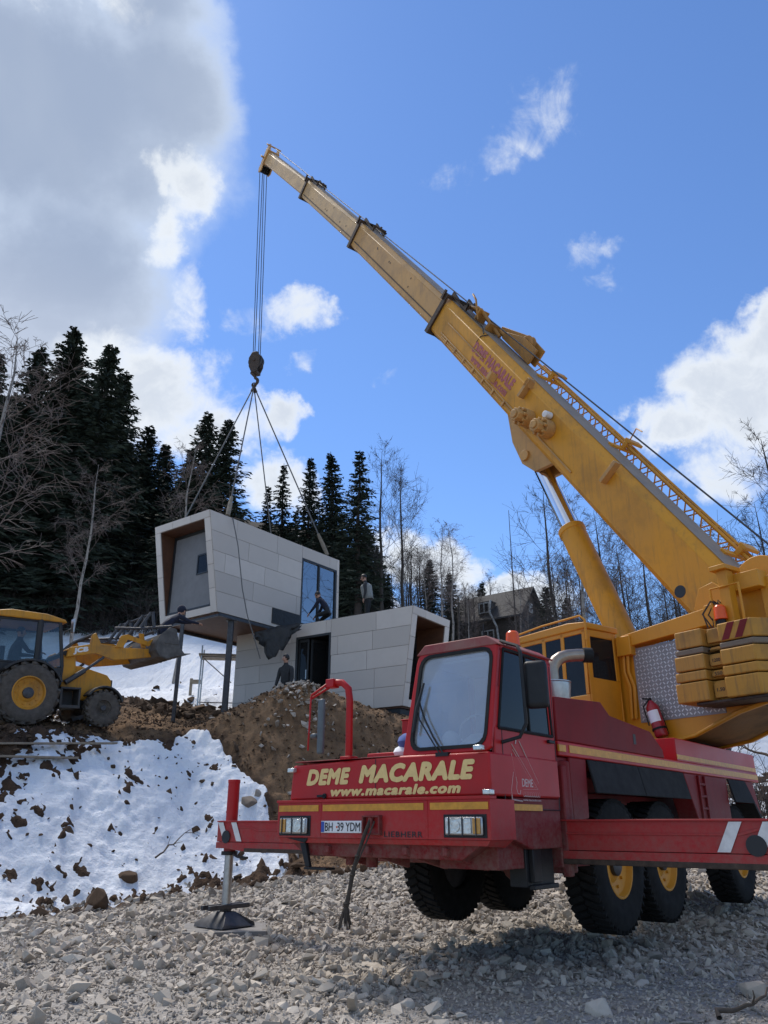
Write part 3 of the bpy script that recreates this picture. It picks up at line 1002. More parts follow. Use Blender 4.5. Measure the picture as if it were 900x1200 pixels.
by_top(SPR, 2, 397, 526, 53, 'spruce in the middle of the row, above the big window', ST, GS, 1.34)
by_top(SPR, 3, 421, 528, 50, 'ragged spruce with gaps between its branches, last of the row at the pale bare trees', ST, GS, 1.62)
by_top(SPR, 3, 316, 570, 60, 'low spruce tip showing between the lifting ropes and the roof', ST, GS, 1.46)
by_top(SPR, 1, 500, 655, 66, 'low dark spruce above the roof of the lower module', ST, GS, 1.57)
by_top(SPR, 0, 526, 672, 70, 'dark spruce standing left of the brown house behind two birches', ST, GS, 1.68)
by_top(SPR, 2, 563, 682, 84, 'small dark spruce peeking over the ridge of the brown house', ST, GS, 1.68)
by_top(SPR, 1, 640, 686, 66, 'dark spruce against the gable of the brown house', ST, GS, 1.68)
by_top(SPR, 0, 664, 700, 70, 'dark spruce behind the roof rail of the yellow crane cab', ST, GS, 1.79)
# the dark mass of the wood behind them
mass = 0
for i in range(135):
    px = rt.uniform(-70, 470)
    sky_y = np.interp(px, [-70, 0, 60, 110, 150, 190, 240, 290, 330, 400, 470], [440, 455, 450, 450, 505, 550, 545, 600, 600, 585, 640])
    by_top(SPR, i, px, sky_y + rt.uniform(0, 75), rt.uniform(58, 82), 'dark spruce deep in the wood, merged with its neighbours behind the front row', ST, 'spruces deep in the wood', rt.uniform(1.3, 1.8))

GB = 'bare trees on the slope'
by_top(BIR, 0, 38, 404, 34, 'pale bare birch with a curved trunk standing in front of the dark left wood', 'birch', GB, 1.35, 1.0)
by_top(BIR, 1, 118, 545, 37, 'thin pale sapling lit against the darkest part of the left wood', 'birch', GB, 1.1)
by_top(BIR, 1, 232, 520, 36, 'grey birch with thin trunk in front of the double spruce', 'birch', GB, 1.1)
by_top(BAR, 0, 447, 525, 50, 'tall pale bare tree just right of the ragged spruce', 'bare tree', GB, .95)
by_top(BAR, 1, 470, 552, 52, 'feathery bare tree whose crown reaches into the blue sky right of the spruces', 'bare tree', GB, 1.0)
by_top(BIR, 0, 516, 614, 55, 'left birch of the pair beside the brown house', 'birch', GB, 1.0)
by_top(BIR, 1, 529, 618, 52, 'right birch of the pair beside the brown house, with the whiter trunk', 'birch', GB, 1.1)
by_top(BIR, 1, 498, 640, 58, 'slender birch left of the birch pair', 'birch', GB, 1.0)
by_top(BAR, 1, 575, 676, 80, 'small bare tree over the ridge of the brown house', 'bare tree', GB, 1.2)
by_top(BAR, 0, 640, 570, 44, 'tall weeping bare tree behind the chrome piston rod', 'bare tree', GB, 1.05)
by_top(BIR, 0, 668, 590, 43, 'bare birch rising behind the yellow lift cylinder', 'birch', GB, 1.2)
by_top(BAR, 1, 700, 600, 46, 'dense bare tree between the lift cylinder and the boom', 'bare tree', GB, 1.05)
by_top(BAR, 2, 748, 640, 47, 'low bushy bare tree under the boom', 'bare tree', GB, 1.1)
by_top(BAR, 0, 720, 640, 60, 'faint bare tree farther back under the boom', 'bare tree', GB, 1.2)
by_top(BAR, 2, 785, 668, 52, 'bare tree whose twigs fill the gap above the silver side panel', 'bare tree', GB, 1.2)
by_top(BAR, 2, 905, 512, 42, 'big spreading bare tree at the right edge of the picture', 'bare tree', GB, 1.1, 2.0)
by_top(BAR, 1, 884, 590, 46, 'smaller bare tree inside the crown of the big tree at the right edge', 'bare tree', GB, 1.0)
by_top(BIR, 1, 606, 668, 52, 'thin grey birch in front of the gable end of the brown house', 'birch', GB, .8)
by_top(BIR, 0, 547, 690, 50, 'young birch in front of the left end of the brown house', 'birch', GB, .8)
by_top(BIR, 1, 620, 700, 50, 'short birch stem between the brown house and the crane cab', 'birch', GB, .8)
for i in range(64):
    px = rt.uniform(-60, 480)
    sky_y = np.interp(px, [-60, 0, 150, 190, 290, 400, 480], [480, 500, 500, 545, 560, 590, 600])
    by_top(BAR, i, px, sky_y + rt.uniform(50, 170), rt.uniform(53, 72), 'grey leafless tree in the thicket of the wooded slope', 'bare tree', 'bare trees of the thicket', rt.uniform(.9, 1.3))
for i in range(14):
    px = rt.uniform(455, 560)
    by_top(BAR, i, px, np.interp(px, [455, 560], [620, 690]) + rt.uniform(0, 25), rt.uniform(58, 80), 'brown leafless tree on the slope between the spruce row and the brown house', 'bare tree', 'bare trees left of the house', rt.uniform(1.0, 1.4))
for i in range(24):
    d_ = rt.uniform(38, 62); a_ = R_(rt.uniform(12, 34))
    plant(BAR, i, d_ * math.sin(a_), d_ * math.cos(a_), rt.uniform(7, 12), 'leafless tree in the thin wood behind the crane', 'bare tree', 'bare trees behind the crane', rt.uniform(.9, 1.2))
for i in range(95):
    a_ = R_(rt.uniform(-31, 3)); d_ = rt.uniform(48, 64)
    plant(SHR, i, d_ * math.sin(a_), d_ * math.cos(a_), rt.uniform(1.4, 3.6), 'leafless scrub bush at the edge of the snowy slope', 'bush', 'scrub bushes at the wood edge', rt.uniform(.8, 1.3))
for i in range(12):
    a_ = R_(rt.uniform(20, 34)); d_ = rt.uniform(23, 34)
    plant(SHR, i, d_ * math.sin(a_), d_ * math.cos(a_), rt.uniform(1.5, 3.0), 'leafless bush on the snow behind the rear of the crane', 'bush', 'bushes behind the crane', 1.0)
# ------------------------------------------------------------------ mobile crane
# local frame: x runs from the front bumper to the rear, y to the far side, z up
crane = empty('mobile_crane', (-.105, 7.888, 0), R_(51))
tag(crane, 'red and yellow mobile crane raised on outriggers with its long boom reaching over the hillside', 'crane truck')
CR = crane


def wheel(parent, c, r, w, tyre, rimcol, n_lug=44, side=-1, rimr=.5, name='wheel', lug=.03, chevron=True):
    """tyre with cut tread blocks; the dished rim and hub are sub-parts"""
    x, y, z = c
    h = w / 2
    t_ = MB()
    t_.lathe([(r * rimr, -h * .86), (r * .72, -h), (r * .90, -h * .98), (r * .975, -h * .86), (r * .985, 0), (r * .975, h * .86), (r * .90, h * .98), (r * .72, h), (r * rimr, h * .86), (r * rimr * .94, 0)], c, 'y', 48)
    for k in range(n_lug):
        a = 2 * math.pi * k / n_lug
        for s in (-1, 1):
            a2 = a + (math.pi / n_lug if s > 0 else 0)
            L = Matrix.Translation(c) @ Matrix.Rotation(-a2, 4, 'Y')
            wd = 2 * math.pi * r / n_lug
            if chevron:
                L = L @ Matrix.Translation((r * .985, s * h * .46, 0)) @ Matrix.Rotation(s * .38, 4, 'X')
                t_.box(-.02, lug, -h * .46, h * .46, -wd * .32, wd * .32, L)
            else:
                L = L @ Matrix.Translation((r * .985, s * h * .5, 0)) @ Matrix.Rotation(s * .8, 4, 'X')
                t_.box(-.02, lug, -h * .62, h * .62, -wd * .20, wd * .20, L)
    wo = t_.build(name, tyre, parent, .004)
    m = MB()
    rr = r * rimr
    o = side * h
    m.lathe([(rr * 1.03, o * .88), (rr * .96, o * .9), (rr * .90, o * .55), (rr * .55, o * .35), (rr * .42, o * .50), (rr * .15, o * .52), (rr * .15, o * .1), (rr * 1.0, o * .1)], c, 'y', 36)
    for k in range(10):
        a = 2 * math.pi * k / 10
        p = (x + rr * .70 * math.cos(a), y + o * .40, z + rr * .70 * math.sin(a))
        m.cyl(p, (p[0], y + o * .56, p[2]), rr * .055, 6)
    m.build('rim', rimcol, wo, .004)
    db = MB(); db.lathe([(rr * 1.0, -o * .52), (rr * 1.0, -o * .40), (.02, -o * .40), (.02, -o * .52)], c, 'y', 28); db.build('brake_drum', M['dark_steel'], wo)
    hb = MB()
    hb.lathe([(rr * .34, o * .45), (rr * .34, o * .72), (rr * .26, o * .80), (.001, o * .80), (.001, o * .45)], c, 'y', 20)
    hb.build('hub', M['dark_steel'] if rimcol is not M['stripe'] else M['dark_steel'], wo, .004)
    return wo


for ax in (2.75, 4.15, 7.25):
    wheel(CR, (ax, -1.06, .98), .66, .40, M['tyre'], M['yellow'])
    wheel(CR, (ax, 1.06, .98), .66, .40, M['tyre'], M['yellow'], side=1)

# chassis
m = MB()
m.box(.5, 8.9, -.50, .50, 1.12, 1.95)
m.box(.9, 8.6, -.62, .62, 1.25, 1.75)
for ax in (2.75, 4.15, 7.25):
    m.cyl((ax, -.9, .98), (ax, .9, .98), .11, 12)
    m.ball((ax, 0, .98), .24, 14)
    for s in (-1, 1):
        m.box(ax - .5, ax + .5, s * .62 - .05, s * .62 + .05, 1.10, 1.20)
m.build('chassis', M['dark_red'], CR, .015)
# splayed apron and brackets under the bumper
m = MB()
m.hexa([(.08, -.95, 1.10), (.7, -.75, 1.08), (.7, .75, 1.08), (.08, .95, 1.10)], [(.06, -1.22, 1.26), (.7, -1.2, 1.30), (.7, 1.2, 1.30), (.06, 1.22, 1.26)])
for yy in (.62, .1, -.35, -.8):
    m.hexa([(.03, yy - .02, 1.13), (.5, yy - .16, 1.0), (.5, yy - .11, 1.0), (.03, yy + .03, 1.13)], [(.03, yy - .02, 1.20), (.5, yy - .16, 1.1), (.5, yy - .11, 1.1), (.03, yy + .03, 1.20)])
m.cyl((.25, .50, 1.02), (.25, .50, 1.25), .045, 10)
m.cyl((.35, .30, 1.0), (.35, .30, 1.25), .06, 10)
m.box(.3, 1.2, -1.18, -.55, 1.02, 1.28)
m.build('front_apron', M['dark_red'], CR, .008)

# bumper
m = MB()
m.box(.0, .42, -1.305, 1.305, 1.268, 1.60)
m.box(-.015, .10, -1.315, 1.315, 1.60, 1.625)
m.hexa([(.02, -1.25, 1.22), (.4, -1.2, 1.20), (.4, 1.2, 1.20), (.02, 1.25, 1.22)], [(.01, -1.29, 1.266), (.4, -1.29, 1.266), (.4, 1.29, 1.266), (.01, 1.29, 1.266)])
for yy in (.685, -.64):
    m.box(-.004, .0, yy - .006, yy + .006, 1.275, 1.60)
bump = m.build('bumper', M['red'], CR, .012)
m = MB()
for a, b in ((.715, 1.285), (-.60, .655), (-1.29, -.675)):
    m.box(-.006, -.001, a, b, 1.515, 1.575)
m.build('reflective_strip', M['stripe'], bump)
m = MB()
m.box(-.014, -.003, .135, .665, 1.315, 1.425)
pl = m.build('number_plate', M['plate'], CR, .004)
m = MB(); m.box(-.0175, -.0145, .620, .660, 1.322, 1.418); m.build('country_band', M['blue'], pl)
FR = frame((0, 0, 0), (0, -1, 0), (0, 0, 1))      # x towards the near side, y up, seen from the front


def front_text(name, body, y0, y1, z0, z1, x, mat, **kw):
    Mx = frame((x, (y0 + y1) / 2, (z0 + z1) / 2), (0, -1, 0), (0, 0, 1))
    return text_obj(name, body, mat, kw.pop('parent', CR), Mx, abs(y1 - y0), z1 - z0, **kw)


front_text('plate_letters', 'BH  39 YDM', .608, .148, 1.330, 1.410, -.0150, M['ink'], parent=pl, bold=.006)
m = MB(); m.cyl((-.0175, .449, 1.368), (-.0145, .449, 1.368), .010, 10); m.build('plate_sticker', M['amber'], pl)
front_text('maker_lettering', 'LIEBHERR', -.14, -.585, 1.283, 1.332, -.003, M['ink'], bold=.012, space=1.12)
# headlights in black recesses
for s in (1, -1):
    c = 1.045 * s
    m = MB()
    m.box(-.006, .0, c - .225, c + .225, 1.285, 1.475)
    hl = m.build('headlight', M['blackp'], CR, .004)
    m = MB(); m.box(-.035, -.007, c - .195, c + .195, 1.305, 1.455)
    m.build('headlight_bezel', M['steel'], hl, .012)
    m = MB()
    i0, i1 = (c - .18, c + .085) if s > 0 else (c - .085, c + .18)
    m.box(-.044, -.0355, i0, i1, 1.318, 1.442)
    m.cyl((-.050, (i0 + i1) / 2 - .03 * s, 1.38), (-.0445, (i0 + i1) / 2 - .03 * s, 1.38), .052, 20)
    m.build('lamp_glass', M['lens'], hl, .006)
    m = MB()
    j0, j1 = (c + .10, c + .18) if s > 0 else (c - .18, c - .10)
    m.box(-.044, -.0355, j0, j1, 1.318, 1.442)
    m.build('turn_signal', M['amber_lens'], hl, .006)
    m = MB()
    for q in (-.14, 0, .14):
        m.box(-.056, -.0445, c + q - .004, c + q + .004, 1.30, 1.46)
    m.box(c - .19, c + .19, -.0, .0, 1.3, 1.3) if False else m.box(-.054, -.0455, c - .145, c + .145, 1.452, 1.459)
    m.build('lamp_guard', M['dark_steel'], hl)
# tow bracket
m = MB()
m.box(-.05, -.004, .085, .10, 1.30, 1.47); m.box(-.05, -.004, -.115, -.10, 1.30, 1.47)
m.box(-.05, -.004, -.115, .10, 1.455, 1.47); m.box(-.05, -.004, -.115, .10, 1.30, 1.315)
m.cyl((-.035, -.0, 1.36), (-.035, -.0, 1.45), .025, 12)
m.build('tow_bracket', M['dark_red'], CR, .004)
# step bracket below the far corner
m = MB()
m.hexa([(.02, .84, 1.0), (.06, .84, 1.0), (.06, .90, 1.0), (.02, .90, 1.0)], [(.02, .92, 1.25), (.06, .92, 1.25), (.06, 1.0, 1.25), (.02, 1.0, 1.25)])
m.box(.0, .14, .60, .90, .975, .997)
m.prism([(1.16, 1.262), (.86, 1.262), (.90, 1.22)], 'x', -.001, .04)
m.build('step_bracket', M['blackp'], CR, .005)

# bonnet block: low flat box the width of the truck, cab stands on its near half
m = MB()
m.prism([(1.19, 1.626), (-1.292, 1.626), (-1.292, 1.995), (-.30, 2.005), (1.155, 1.975)], 'x', .05, 1.36)
hood = m.build('bonnet', M['red'], CR, .02)
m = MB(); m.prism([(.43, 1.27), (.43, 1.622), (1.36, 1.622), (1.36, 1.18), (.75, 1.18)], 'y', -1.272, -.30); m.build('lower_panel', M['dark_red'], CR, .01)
m = MB()
m.box(.055, 1.30, -.28, 1.135, 2.004, 2.012)
m.build('bonnet_top', M['red_dusty'], hood, .003)
m = MB(); m.box(.046, .0495, .008, .014, 1.64, 1.99); m.build('panel_joint', M['ink'], hood)
front_text('front_lettering', 'DEME', .945, .335, 1.765, 1.925, .047, M['letter'], shear=.25, bold=.095, parent=hood, space=1.1)
front_text('front_lettering', 'MACARALE', .225, -1.145, 1.765, 1.94, .047, M['letter'], shear=.25, bold=.095, parent=hood, space=1.1)
front_text('web_address', 'www.macarale.com', .60, -.985, 1.652, 1.745, .047, M['letter'], shear=.25, bold=.085, parent=hood, space=1.12)
for yy, zz in ((1.15, 1.925), (-1.20, 2.03), (-1.28, 1.655)):
    m = MB(); m.box(-.0 if zz < 1.7 else .0, .06, yy - .045, yy + .045, zz - .022, zz + .022); m.build('marker_lamp', M['lens'], CR, .008)
m = MB(); m.cyl((.03, .68, 1.66), (.055, .68, 1.66), .025, 12); m.box(.03, .056, .66, .78, 1.648, 1.672); m.build('bonnet_catch', M['blackp'], CR, .003)

# carrier cab: raked windscreen, chamfered roof
y0, y1 = -1.285, -.325
z0, z1 = 2.0, 3.09
m = MB()
def xs(z): return .085 + (z - z0) * .235            # raked front plane
prof_w = .085
# front frame around the windscreen opening
wy0, wy1, wz0, wz1 = y0 + .055, y1 - .055, z0 + .05, z1 - .105
outer = [(y0, z0), (y1 + .03, z0), (y1 - .0, z1 - .12), (y1 - .10, z1), (y0 + .12, z1), (y0, z1 - .10)]
def round_rect(a, b, c_, d_, r, n=5):
    pts = []
    for cx, cy, s in ((b - r, d_ - r, 0), (a + r, d_ - r, 90), (a + r, c_ + r, 180), (b - r, c_ + r, 270)):
        for k in range(n + 1):
            w = R_(s + 90 * k / n)
            pts.append((cx + r * math.cos(w), cy + r * math.sin(w)))
    return pts
inner = round_rect(wy0, wy1, wz0, wz1, .11)


def frame_ring(mb, outer, inner, fx, th):
    """solid ring between two outlines (y, z) lying on the plane x = fx(z), th thick"""
    def resample(poly, n):
        P = [Vector((p[0], p[1])) for p in poly] + [Vector((poly[0][0], poly[0][1]))]
        c_ = sum(P[:-1], Vector((0, 0))) / (len(P) - 1)
        res = []
        for k in range(n):
            w = 2 * math.pi * k / n
            d_ = Vector((math.cos(w), math.sin(w))); best = 0
            for a, b in zip(P[:-1], P[1:]):
                e = b - a; den = d_.x * e.y - d_.y * e.x
                if abs(den) < 1e-9: continue
                tt = ((a.x - c0.x) * e.y - (a.y - c0.y) * e.x) / den
                uu = ((a.x - c0.x) * d_.y - (a.y - c0.y) * d_.x) / den
                if tt > 0 and -1e-6 <= uu <= 1 + 1e-6: best = max(best, tt)
            res.append(c0 + d_ * best)
        return res
    c0 = sum((Vector(p) for p in inner), Vector((0, 0))) / len(inner)
    n = 72
    o_, i_ = resample(outer, n), resample(inner, n)
    vs = []
    for pts, dx in ((o_, 0), (i_, 0), (i_, th), (o_, th)):
        vs += [(fx(p.y) + dx, p.x, p.y) for p in pts]
    fs = []
    for k in range(n):
        k2 = (k + 1) % n
        for a in range(4):
            b = (a + 1) % 4
            fs.append((a * n + k, a * n + k2, b * n + k2, b * n + k))
    mb._add(vs, fs)


frame_ring(m, outer, inner, xs, .05)
# side walls with window openings (built as posts and panels), rear wall, floor
for yy, t_ in ((y0, .03), (y1, -.03)):
    a, b = (yy, yy + t_) if t_ > 0 else (yy + t_, yy)
    xr = 1.36
    m.prism([(xs(z0) + .05, z0 - .36 if yy == y0 else z0 + .012), (xr, z0 - .36 if yy == y0 else z0 + .012), (xr, z0 + .22), (xs(z0 + .22) + .05, z0 + .22)], 'y', a, b)      # lower panel
    m.prism([(xs(z0 + .22) + .05, z0 + .22), (xs(z0 + .22) + .12, z0 + .22), (xs(z1 - .13) + .11, z1 - .13), (xs(z1 - .13) + .05, z1 - .13)], 'y', a, b)
    m.prism([(xr - .10, z0 + .22), (xr, z0 + .22), (xr, z1 - .13), (xr - .14, z1 - .13)], 'y', a, b)
    m.prism([(xs(z1 - .13) + .05, z1 - .13), (xr, z1 - .13), (xr, z1 - .08), (xs(z1 - .08) + .05, z1 - .08)], 'y', a, b)
rw = 1.36
m.box(rw - .03, rw, y0, y1, z0 + .012, z0 + .30)
m.box(rw - .03, rw, y0 + .03, y0 + .22, z0 + .30, z1 - .08); m.box(rw - .03, rw, y1 - .22, y1 - .03, z0 + .30, z1 - .08)
m.box(rw - .03, rw, y0 + .22, y1 - .22, z1 - .30, z1 - .08); m.box(rw - .028, rw - .002, -.83, -.77, z0 + .30, z1 - .30)
cab = m.build('carrier_cab', M['red'], CR, .012)
m = MB()
m.prism([(y0 - .012, z1 - .085), (y1 + .012, z1 - .085), (y1 - .10, z1 + .012), (y0 + .12, z1 + .012)], 'x', xs(z1) - .03, 1.385)
m.box(xs(z1) + .1, 1.39, y0 - .03, y0 - .012, z1 - .095, z1 - .075)
m.build('cab_roof', M['red_dusty'], cab, .015)
m = MB()
m.prism([(xs(wz0) + .02, wz0 - .02), (xs(wz1) + .02, wz1 + .02), (xs(wz1) + .026, wz1 + .02), (xs(wz0) + .026, wz0 - .02)], 'y', wy0 - .02, wy1 + .02)
m.build('windscreen', M['windscreen'], cab, smooth=False)
m = MB()
inn2 = round_rect(wy0 + .022, wy1 - .022, wz0 + .022, wz1 - .022, .095)
out2 = round_rect(wy0 - .012, wy1 + .012, wz0 - .012, wz1 + .012, .12)
frame_ring(m, out2, inn2, lambda z: xs(z) - .008, .02)
m.build('windscreen_seal', M['black'], cab)
# wiper: two arms and a blade
m = MB()
def wp(y, z, off=.03): return (xs(z) - off, y, z)
m.tube([wp(-.80, 1.995), wp(-.66, 2.16), wp(-.52, 2.36), wp(-.45, 2.50)], .009, 6)
m.tube([wp(-.76, 1.995), wp(-.62, 2.16), wp(-.47, 2.34), wp(-.41, 2.47)], .007, 6)
m.tube([wp(-.415, 2.22, .035), wp(-.43, 2.45, .04), wp(-.475, 2.70, .035)], [.012, .02, .010], 6)
m.box(xs(2.0) - .05, xs(2.0) - .005, -.86, -.72, 1.975, 2.01)
m.build('wiper', M['blackp'], cab)
m = MB()
m.prism([(xs(z0 + .235) + .05, z0 + .235), (1.27, z0 + .235), (1.225, z1 - .14), (xs(z1 - .14) + .10, z1 - .14)], 'y', y0 + .008, y0 + .014)
m.prism([(xs(z0 + .235) + .05, z0 + .235), (1.27, z0 + .235), (1.225, z1 - .14), (xs(z1 - .14) + .10, z1 - .14)], 'y', y1 - .014, y1 - .008)
m.build('side_window', M['dark_glass'], cab, smooth=False)
m = MB()
ring = [(xs(z0 + .24) + .10, z0 + .215), (1.285, z0 + .215), (1.24, z1 - .12), (xs(z1 - .12) + .09, z1 - .12)]
for a, b in zip(ring, ring[1:] + ring[:1]):
    m.tube([(a[0], y0 - .004, a[1]), (b[0], y0 - .004, b[1])], .016, 6)
m.tube([(.83, y0 - .002, z0 + .22), (.82, y0 - .002, z1 - .13)], .012, 6)
m.build('window_seal', M['black'], cab)
m = MB(); m.box(rw - .018, rw - .012, y0 + .2, y1 - .2, z0 + .28, z1 - .28); m.build('rear_window', M['glass'], cab)
# door outline, handle
m = MB()
for a, b in (((.30, 1.52), (.30, 2.20)), ((1.335, 1.52), (1.335, 2.93)), ((.30, 1.52), (1.335, 1.52))):
    m.tube([(a[0], y0 - .001, a[1]), (b[0], y0 - .001, b[1])], .005, 4)
m.build('door_joint', M['ink'], cab)
m = MB(); m.box(1.16, 1.28, y0 - .035, y0 - .004, 2.145, 2.175); m.build('door_handle', M['blackp'], cab, .006)
# interior: dash, seat, steering wheel, papers on the dash
m = MB()
m.box(.17, .50, y0 + .04, y1 - .04, 2.016, 2.085)
m.box(.75, 1.15, -1.06, -.62, 2.02, 2.16); m.box(1.10, 1.24, -1.06, -.62, 2.16, 2.55)
m.tube([(.55 + .05 * math.cos(w), -.84 + .18 * math.sin(w), 2.26 + .14 * math.cos(w)) for w in np.linspace(0, 6.283, 17)], .012, 5)
m.box(.42, 1.30, y0 + .05, y1 - .05, 2.90, 2.93)
m.box(1.31, 1.325, y0 + .04, y0 + .22, 2.05, 2.9); m.box(1.31, 1.325, y1 - .22, y1 - .04, 2.05, 2.9); m.box(1.31, 1.325, y0 + .22, y1 - .22, 2.05, 2.29)
m.build('cab_interior', M['interior'], cab, .01)
m = MB()
m.prism([(.20, 2.087), (.44, 2.087), (.455, 2.19), (.42, 2.20)], 'y', -1.17, -.87)
m.build('dash_papers', M['paper'], cab, .004)
m = MB(); m.ball((.27, -.74, 2.14), .085, 14, (1, 1.05, 1.05)); m.build('dash_bundle', M['paper'], cab)
# door logo: outline crane, word and track
lg = MB()
LY_ = y0 - .004
def ln(a, b, w=.008): lg.tube([(a[0], LY_, a[1]), (b[0], LY_, b[1])], w * .5, 4)
ln((.46, 2.085), (.905, 1.70), .009); ln((.47, 2.04), (.85, 1.705), .007); ln((.60, 2.125), (.93, 1.755), .009)
ln((.905, 1.70), (.62, 1.695)); ln((.445, 2.0), (.50, 1.79), .007); ln((.46, 1.84), (.405, 1.68), .010); ln((.405, 1.68), (.42, 1.60), .010); ln((.42, 1.60), (.60, 1.59), .012)
ln((.85, 1.71), (.905, 1.76), .007); ln((.53, 2.09), (.545, 2.13), .014)
hk = [(.50, 1.80), (.515, 1.75), (.50, 1.70), (.52, 1.655), (.56, 1.65), (.575, 1.685)]
for a, b in zip(hk[:-1], hk[1:]): ln(a, b, .011)
for k in range(8):
    cx = .645 + k * .04
    pts = [(cx + .019 * math.cos(w), LY_, 1.652 + .022 * math.sin(w)) for w in np.linspace(0, 6.283, 10)]
    lg.tube(pts, .0035, 4, False)
lg.build('door_emblem', M['white_letter'], cab)
Md = frame((.71, LY_, 1.755), (1, 0, 0), (0, 0, 1)); text_obj('door_word', 'DEME', M['white_letter'], cab, Md, .21, .075, bold=.05)
Md = frame((.78, LY_, 1.603), (1, 0, 0), (0, 0, 1)); text_obj('door_web', 'www.macarale.com', M['white_letter'], cab, Md, .34, .020, bold=.01)
m = MB(); m.box(.37, .97, y0 - .006, y0 - .001, 1.51, 1.565); m.build('door_strip', M['stripe'], cab)
# near mirror on its bent tube
m = MB()
m.tube([(.46, y0 + .05, 3.06), (.38, -1.46, 2.97), (.34, -1.51, 2.90), (.34, -1.52, 2.5), (.35, -1.52, 2.25), (.34, -1.45, 2.13), (.29, -1.29, 2.09)], .017, 8)
mr = m.build('mirror_arm', M['blackp'], CR)
m = MB()
L = Matrix.Translation((.44, -1.60, 2.60)) @ Matrix.Rotation(R_(18), 4, 'Z')
m.box(-.05, .06, -.11, .11, -.22, .22, L)
m.build('mirror_housing', M['blackp'], mr, .05, seg=4)
# far mirror: grey slab hung from a bent red pole on the bonnet
m = MB()
m.box(.03, .15, .33, .47, 2.005, 2.035)
m.tube([(.09, .40, 2.02), (.09, .40, 2.60), (.09, .42, 2.72), (.08, .50, 2.79), (.06, .62, 2.80)], .038, 10)
m.box(.01, .11, .57, .68, 2.745, 2.835)
m.tube([(.04, .66, 2.80), (-.10, .78, 2.66)], .014, 6); m.tube([(.06, .63, 2.77), (-.08, .80, 2.63)], .014, 6)
m.tube([(-.09, .79, 2.66), (-.10, .80, 2.10)], .011, 6)
mp_ = m.build('mirror_pole', M['red'], CR, .006)
m = MB()
m.box(-.09, -.03, .62, .70, 2.06, 2.62)
m.box(-.11, -.03, .70, .78, 2.22, 2.27)
m.build('far_mirror', plain('grey_mirror_back', (.10, .115, .125), .5, 0, .2, 10), mp_, .025, seg=3)
# red box at the back of the bonnet and a beacon on the roof
m = MB(); m.box(.62, 1.12, -.26, .12, 2.016, 2.42); m.box(.61, 1.13, -.27, .13, 2.42, 2.432); m.build('locker', M['red'], CR, .012)
m = MB(); m.cyl((1.12, -1.0, 3.09), (1.12, -1.0, 3.12), .04, 14); m.cyl((1.12, -1.0, 3.12), (1.12, -1.0, 3.15), .085, 18)
bc = m.build('beacon', M['blackp'], CR, .006)
m = MB(); m.tube([(1.12, -1.0, 3.15), (1.12, -1.0, 3.29), (1.12, -1.0, 3.315)], [.078, .068, .045], 20); m.build('beacon_lens', M['amber'], bc, .006)
m = MB(); m.tube([(.95, -.75, 3.09), (.94, -.75, 3.4)], .006, 5); m.box(.92, .97, -.78, -.72, 3.09, 3.13); m.build('aerial', M['blackp'], CR)

# deck, engine housing, side skirts
m = MB()
m.box(1.42, 8.75, -1.28, 1.28, 2.045, 2.19)
m.box(5.0, 8.85, -1.24, 1.24, 2.19, 2.50)
dk = m.build('deck', M['red'], CR, .012)
m = MB(); m.box(1.66, 8.72, -1.286, -1.281, 2.085, 2.16); m.box(1.40, 1.55, -1.30, -1.281, 2.085, 2.15); m.box(5.0, 8.83, -1.247, -1.241, 2.22, 2.28)
m.build('deck_strip', M['stripe'], dk)
m = MB()
m.prism([(1.43, 2.192), (1.43, 2.64), (2.60, 2.71), (2.82, 2.58), (4.05, 2.50), (4.42, 2.30), (4.45, 2.192)], 'y', -1.27, -.20)
eng = m.build('engine_housing', M['dark_red'], CR, .015)
m = MB(); m.box(3.45, 3.53, -1.2735, -1.2705, 2.30, 2.42); m.build('slot', M['ink'], eng)
# jack box behind the cab with its upright tube
m = MB()
m.box(1.40, 2.02, -1.24, 1.24, 1.0, 2.04)
m.cyl((1.58, -1.16, .95), (1.58, -1.16, 2.0), .13, 18)
m.box(1.42, 1.52, -1.30, -1.22, .92, 1.95)
m.build('outrigger_box', M['dark_red'], CR, .015)
m = MB(); m.box(.75, 1.28, -1.20, -1.02, .86, 1.27); m.box(.8, .95, -1.25, -1.2, .9, 1.2); m.box(.78, 1.25, -1.26, -1.20, .84, .88)
m.build('access_step', M['blackp'], CR, .008)
# rubber flaps and skirts above the wheels
for (x0, x1, e1) in ((2.08, 3.44, 0), (3.46, 5.02, 0), (7.0, 7.9, .15)):
    m = MB()
    m.hexa([(x0, -1.36, 1.70), (x1 + e1, -1.36, 1.70), (x1 + e1, -1.33, 1.70), (x0, -1.33, 1.70)], [(x0, -1.287, 2.04), (x1, -1.287, 2.04), (x1, -1.26, 2.04), (x0, -1.26, 2.04)])
    m.build('mud_flap', M['rubber_flap'], CR, .01)
for (x0, x1) in ((2.0, 5.1), (6.6, 8.1)):
    m = MB(); m.box(x0, x1, 1.26, 1.30, 1.7, 2.04); m.build('mud_flap', M['rubber_flap'], CR, .01)
for pts in ([(7.96, 2.044), (8.4, 2.044), (8.62, 1.55), (8.3, 1.55)], [(1.66, 2.044), (2.06, 2.044), (2.02, 1.45), (1.66, 1.40)], [(5.08, 2.044), (6.95, 2.044), (6.95, 1.30), (5.55, 1.30)]):
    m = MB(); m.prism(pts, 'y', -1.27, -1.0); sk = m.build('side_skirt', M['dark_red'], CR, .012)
m = MB()
for k in range(4): m.box(5.63, 5.85, -1.297, -1.275, 1.42 + k * .16, 1.45 + k * .16)
m.box(5.6, 5.63, -1.30, -1.272, 1.38, 2.03); m.box(5.85, 5.88, -1.30, -1.272, 1.38, 2.03)
m.build('ladder', M['dark_red'], sk, .004)
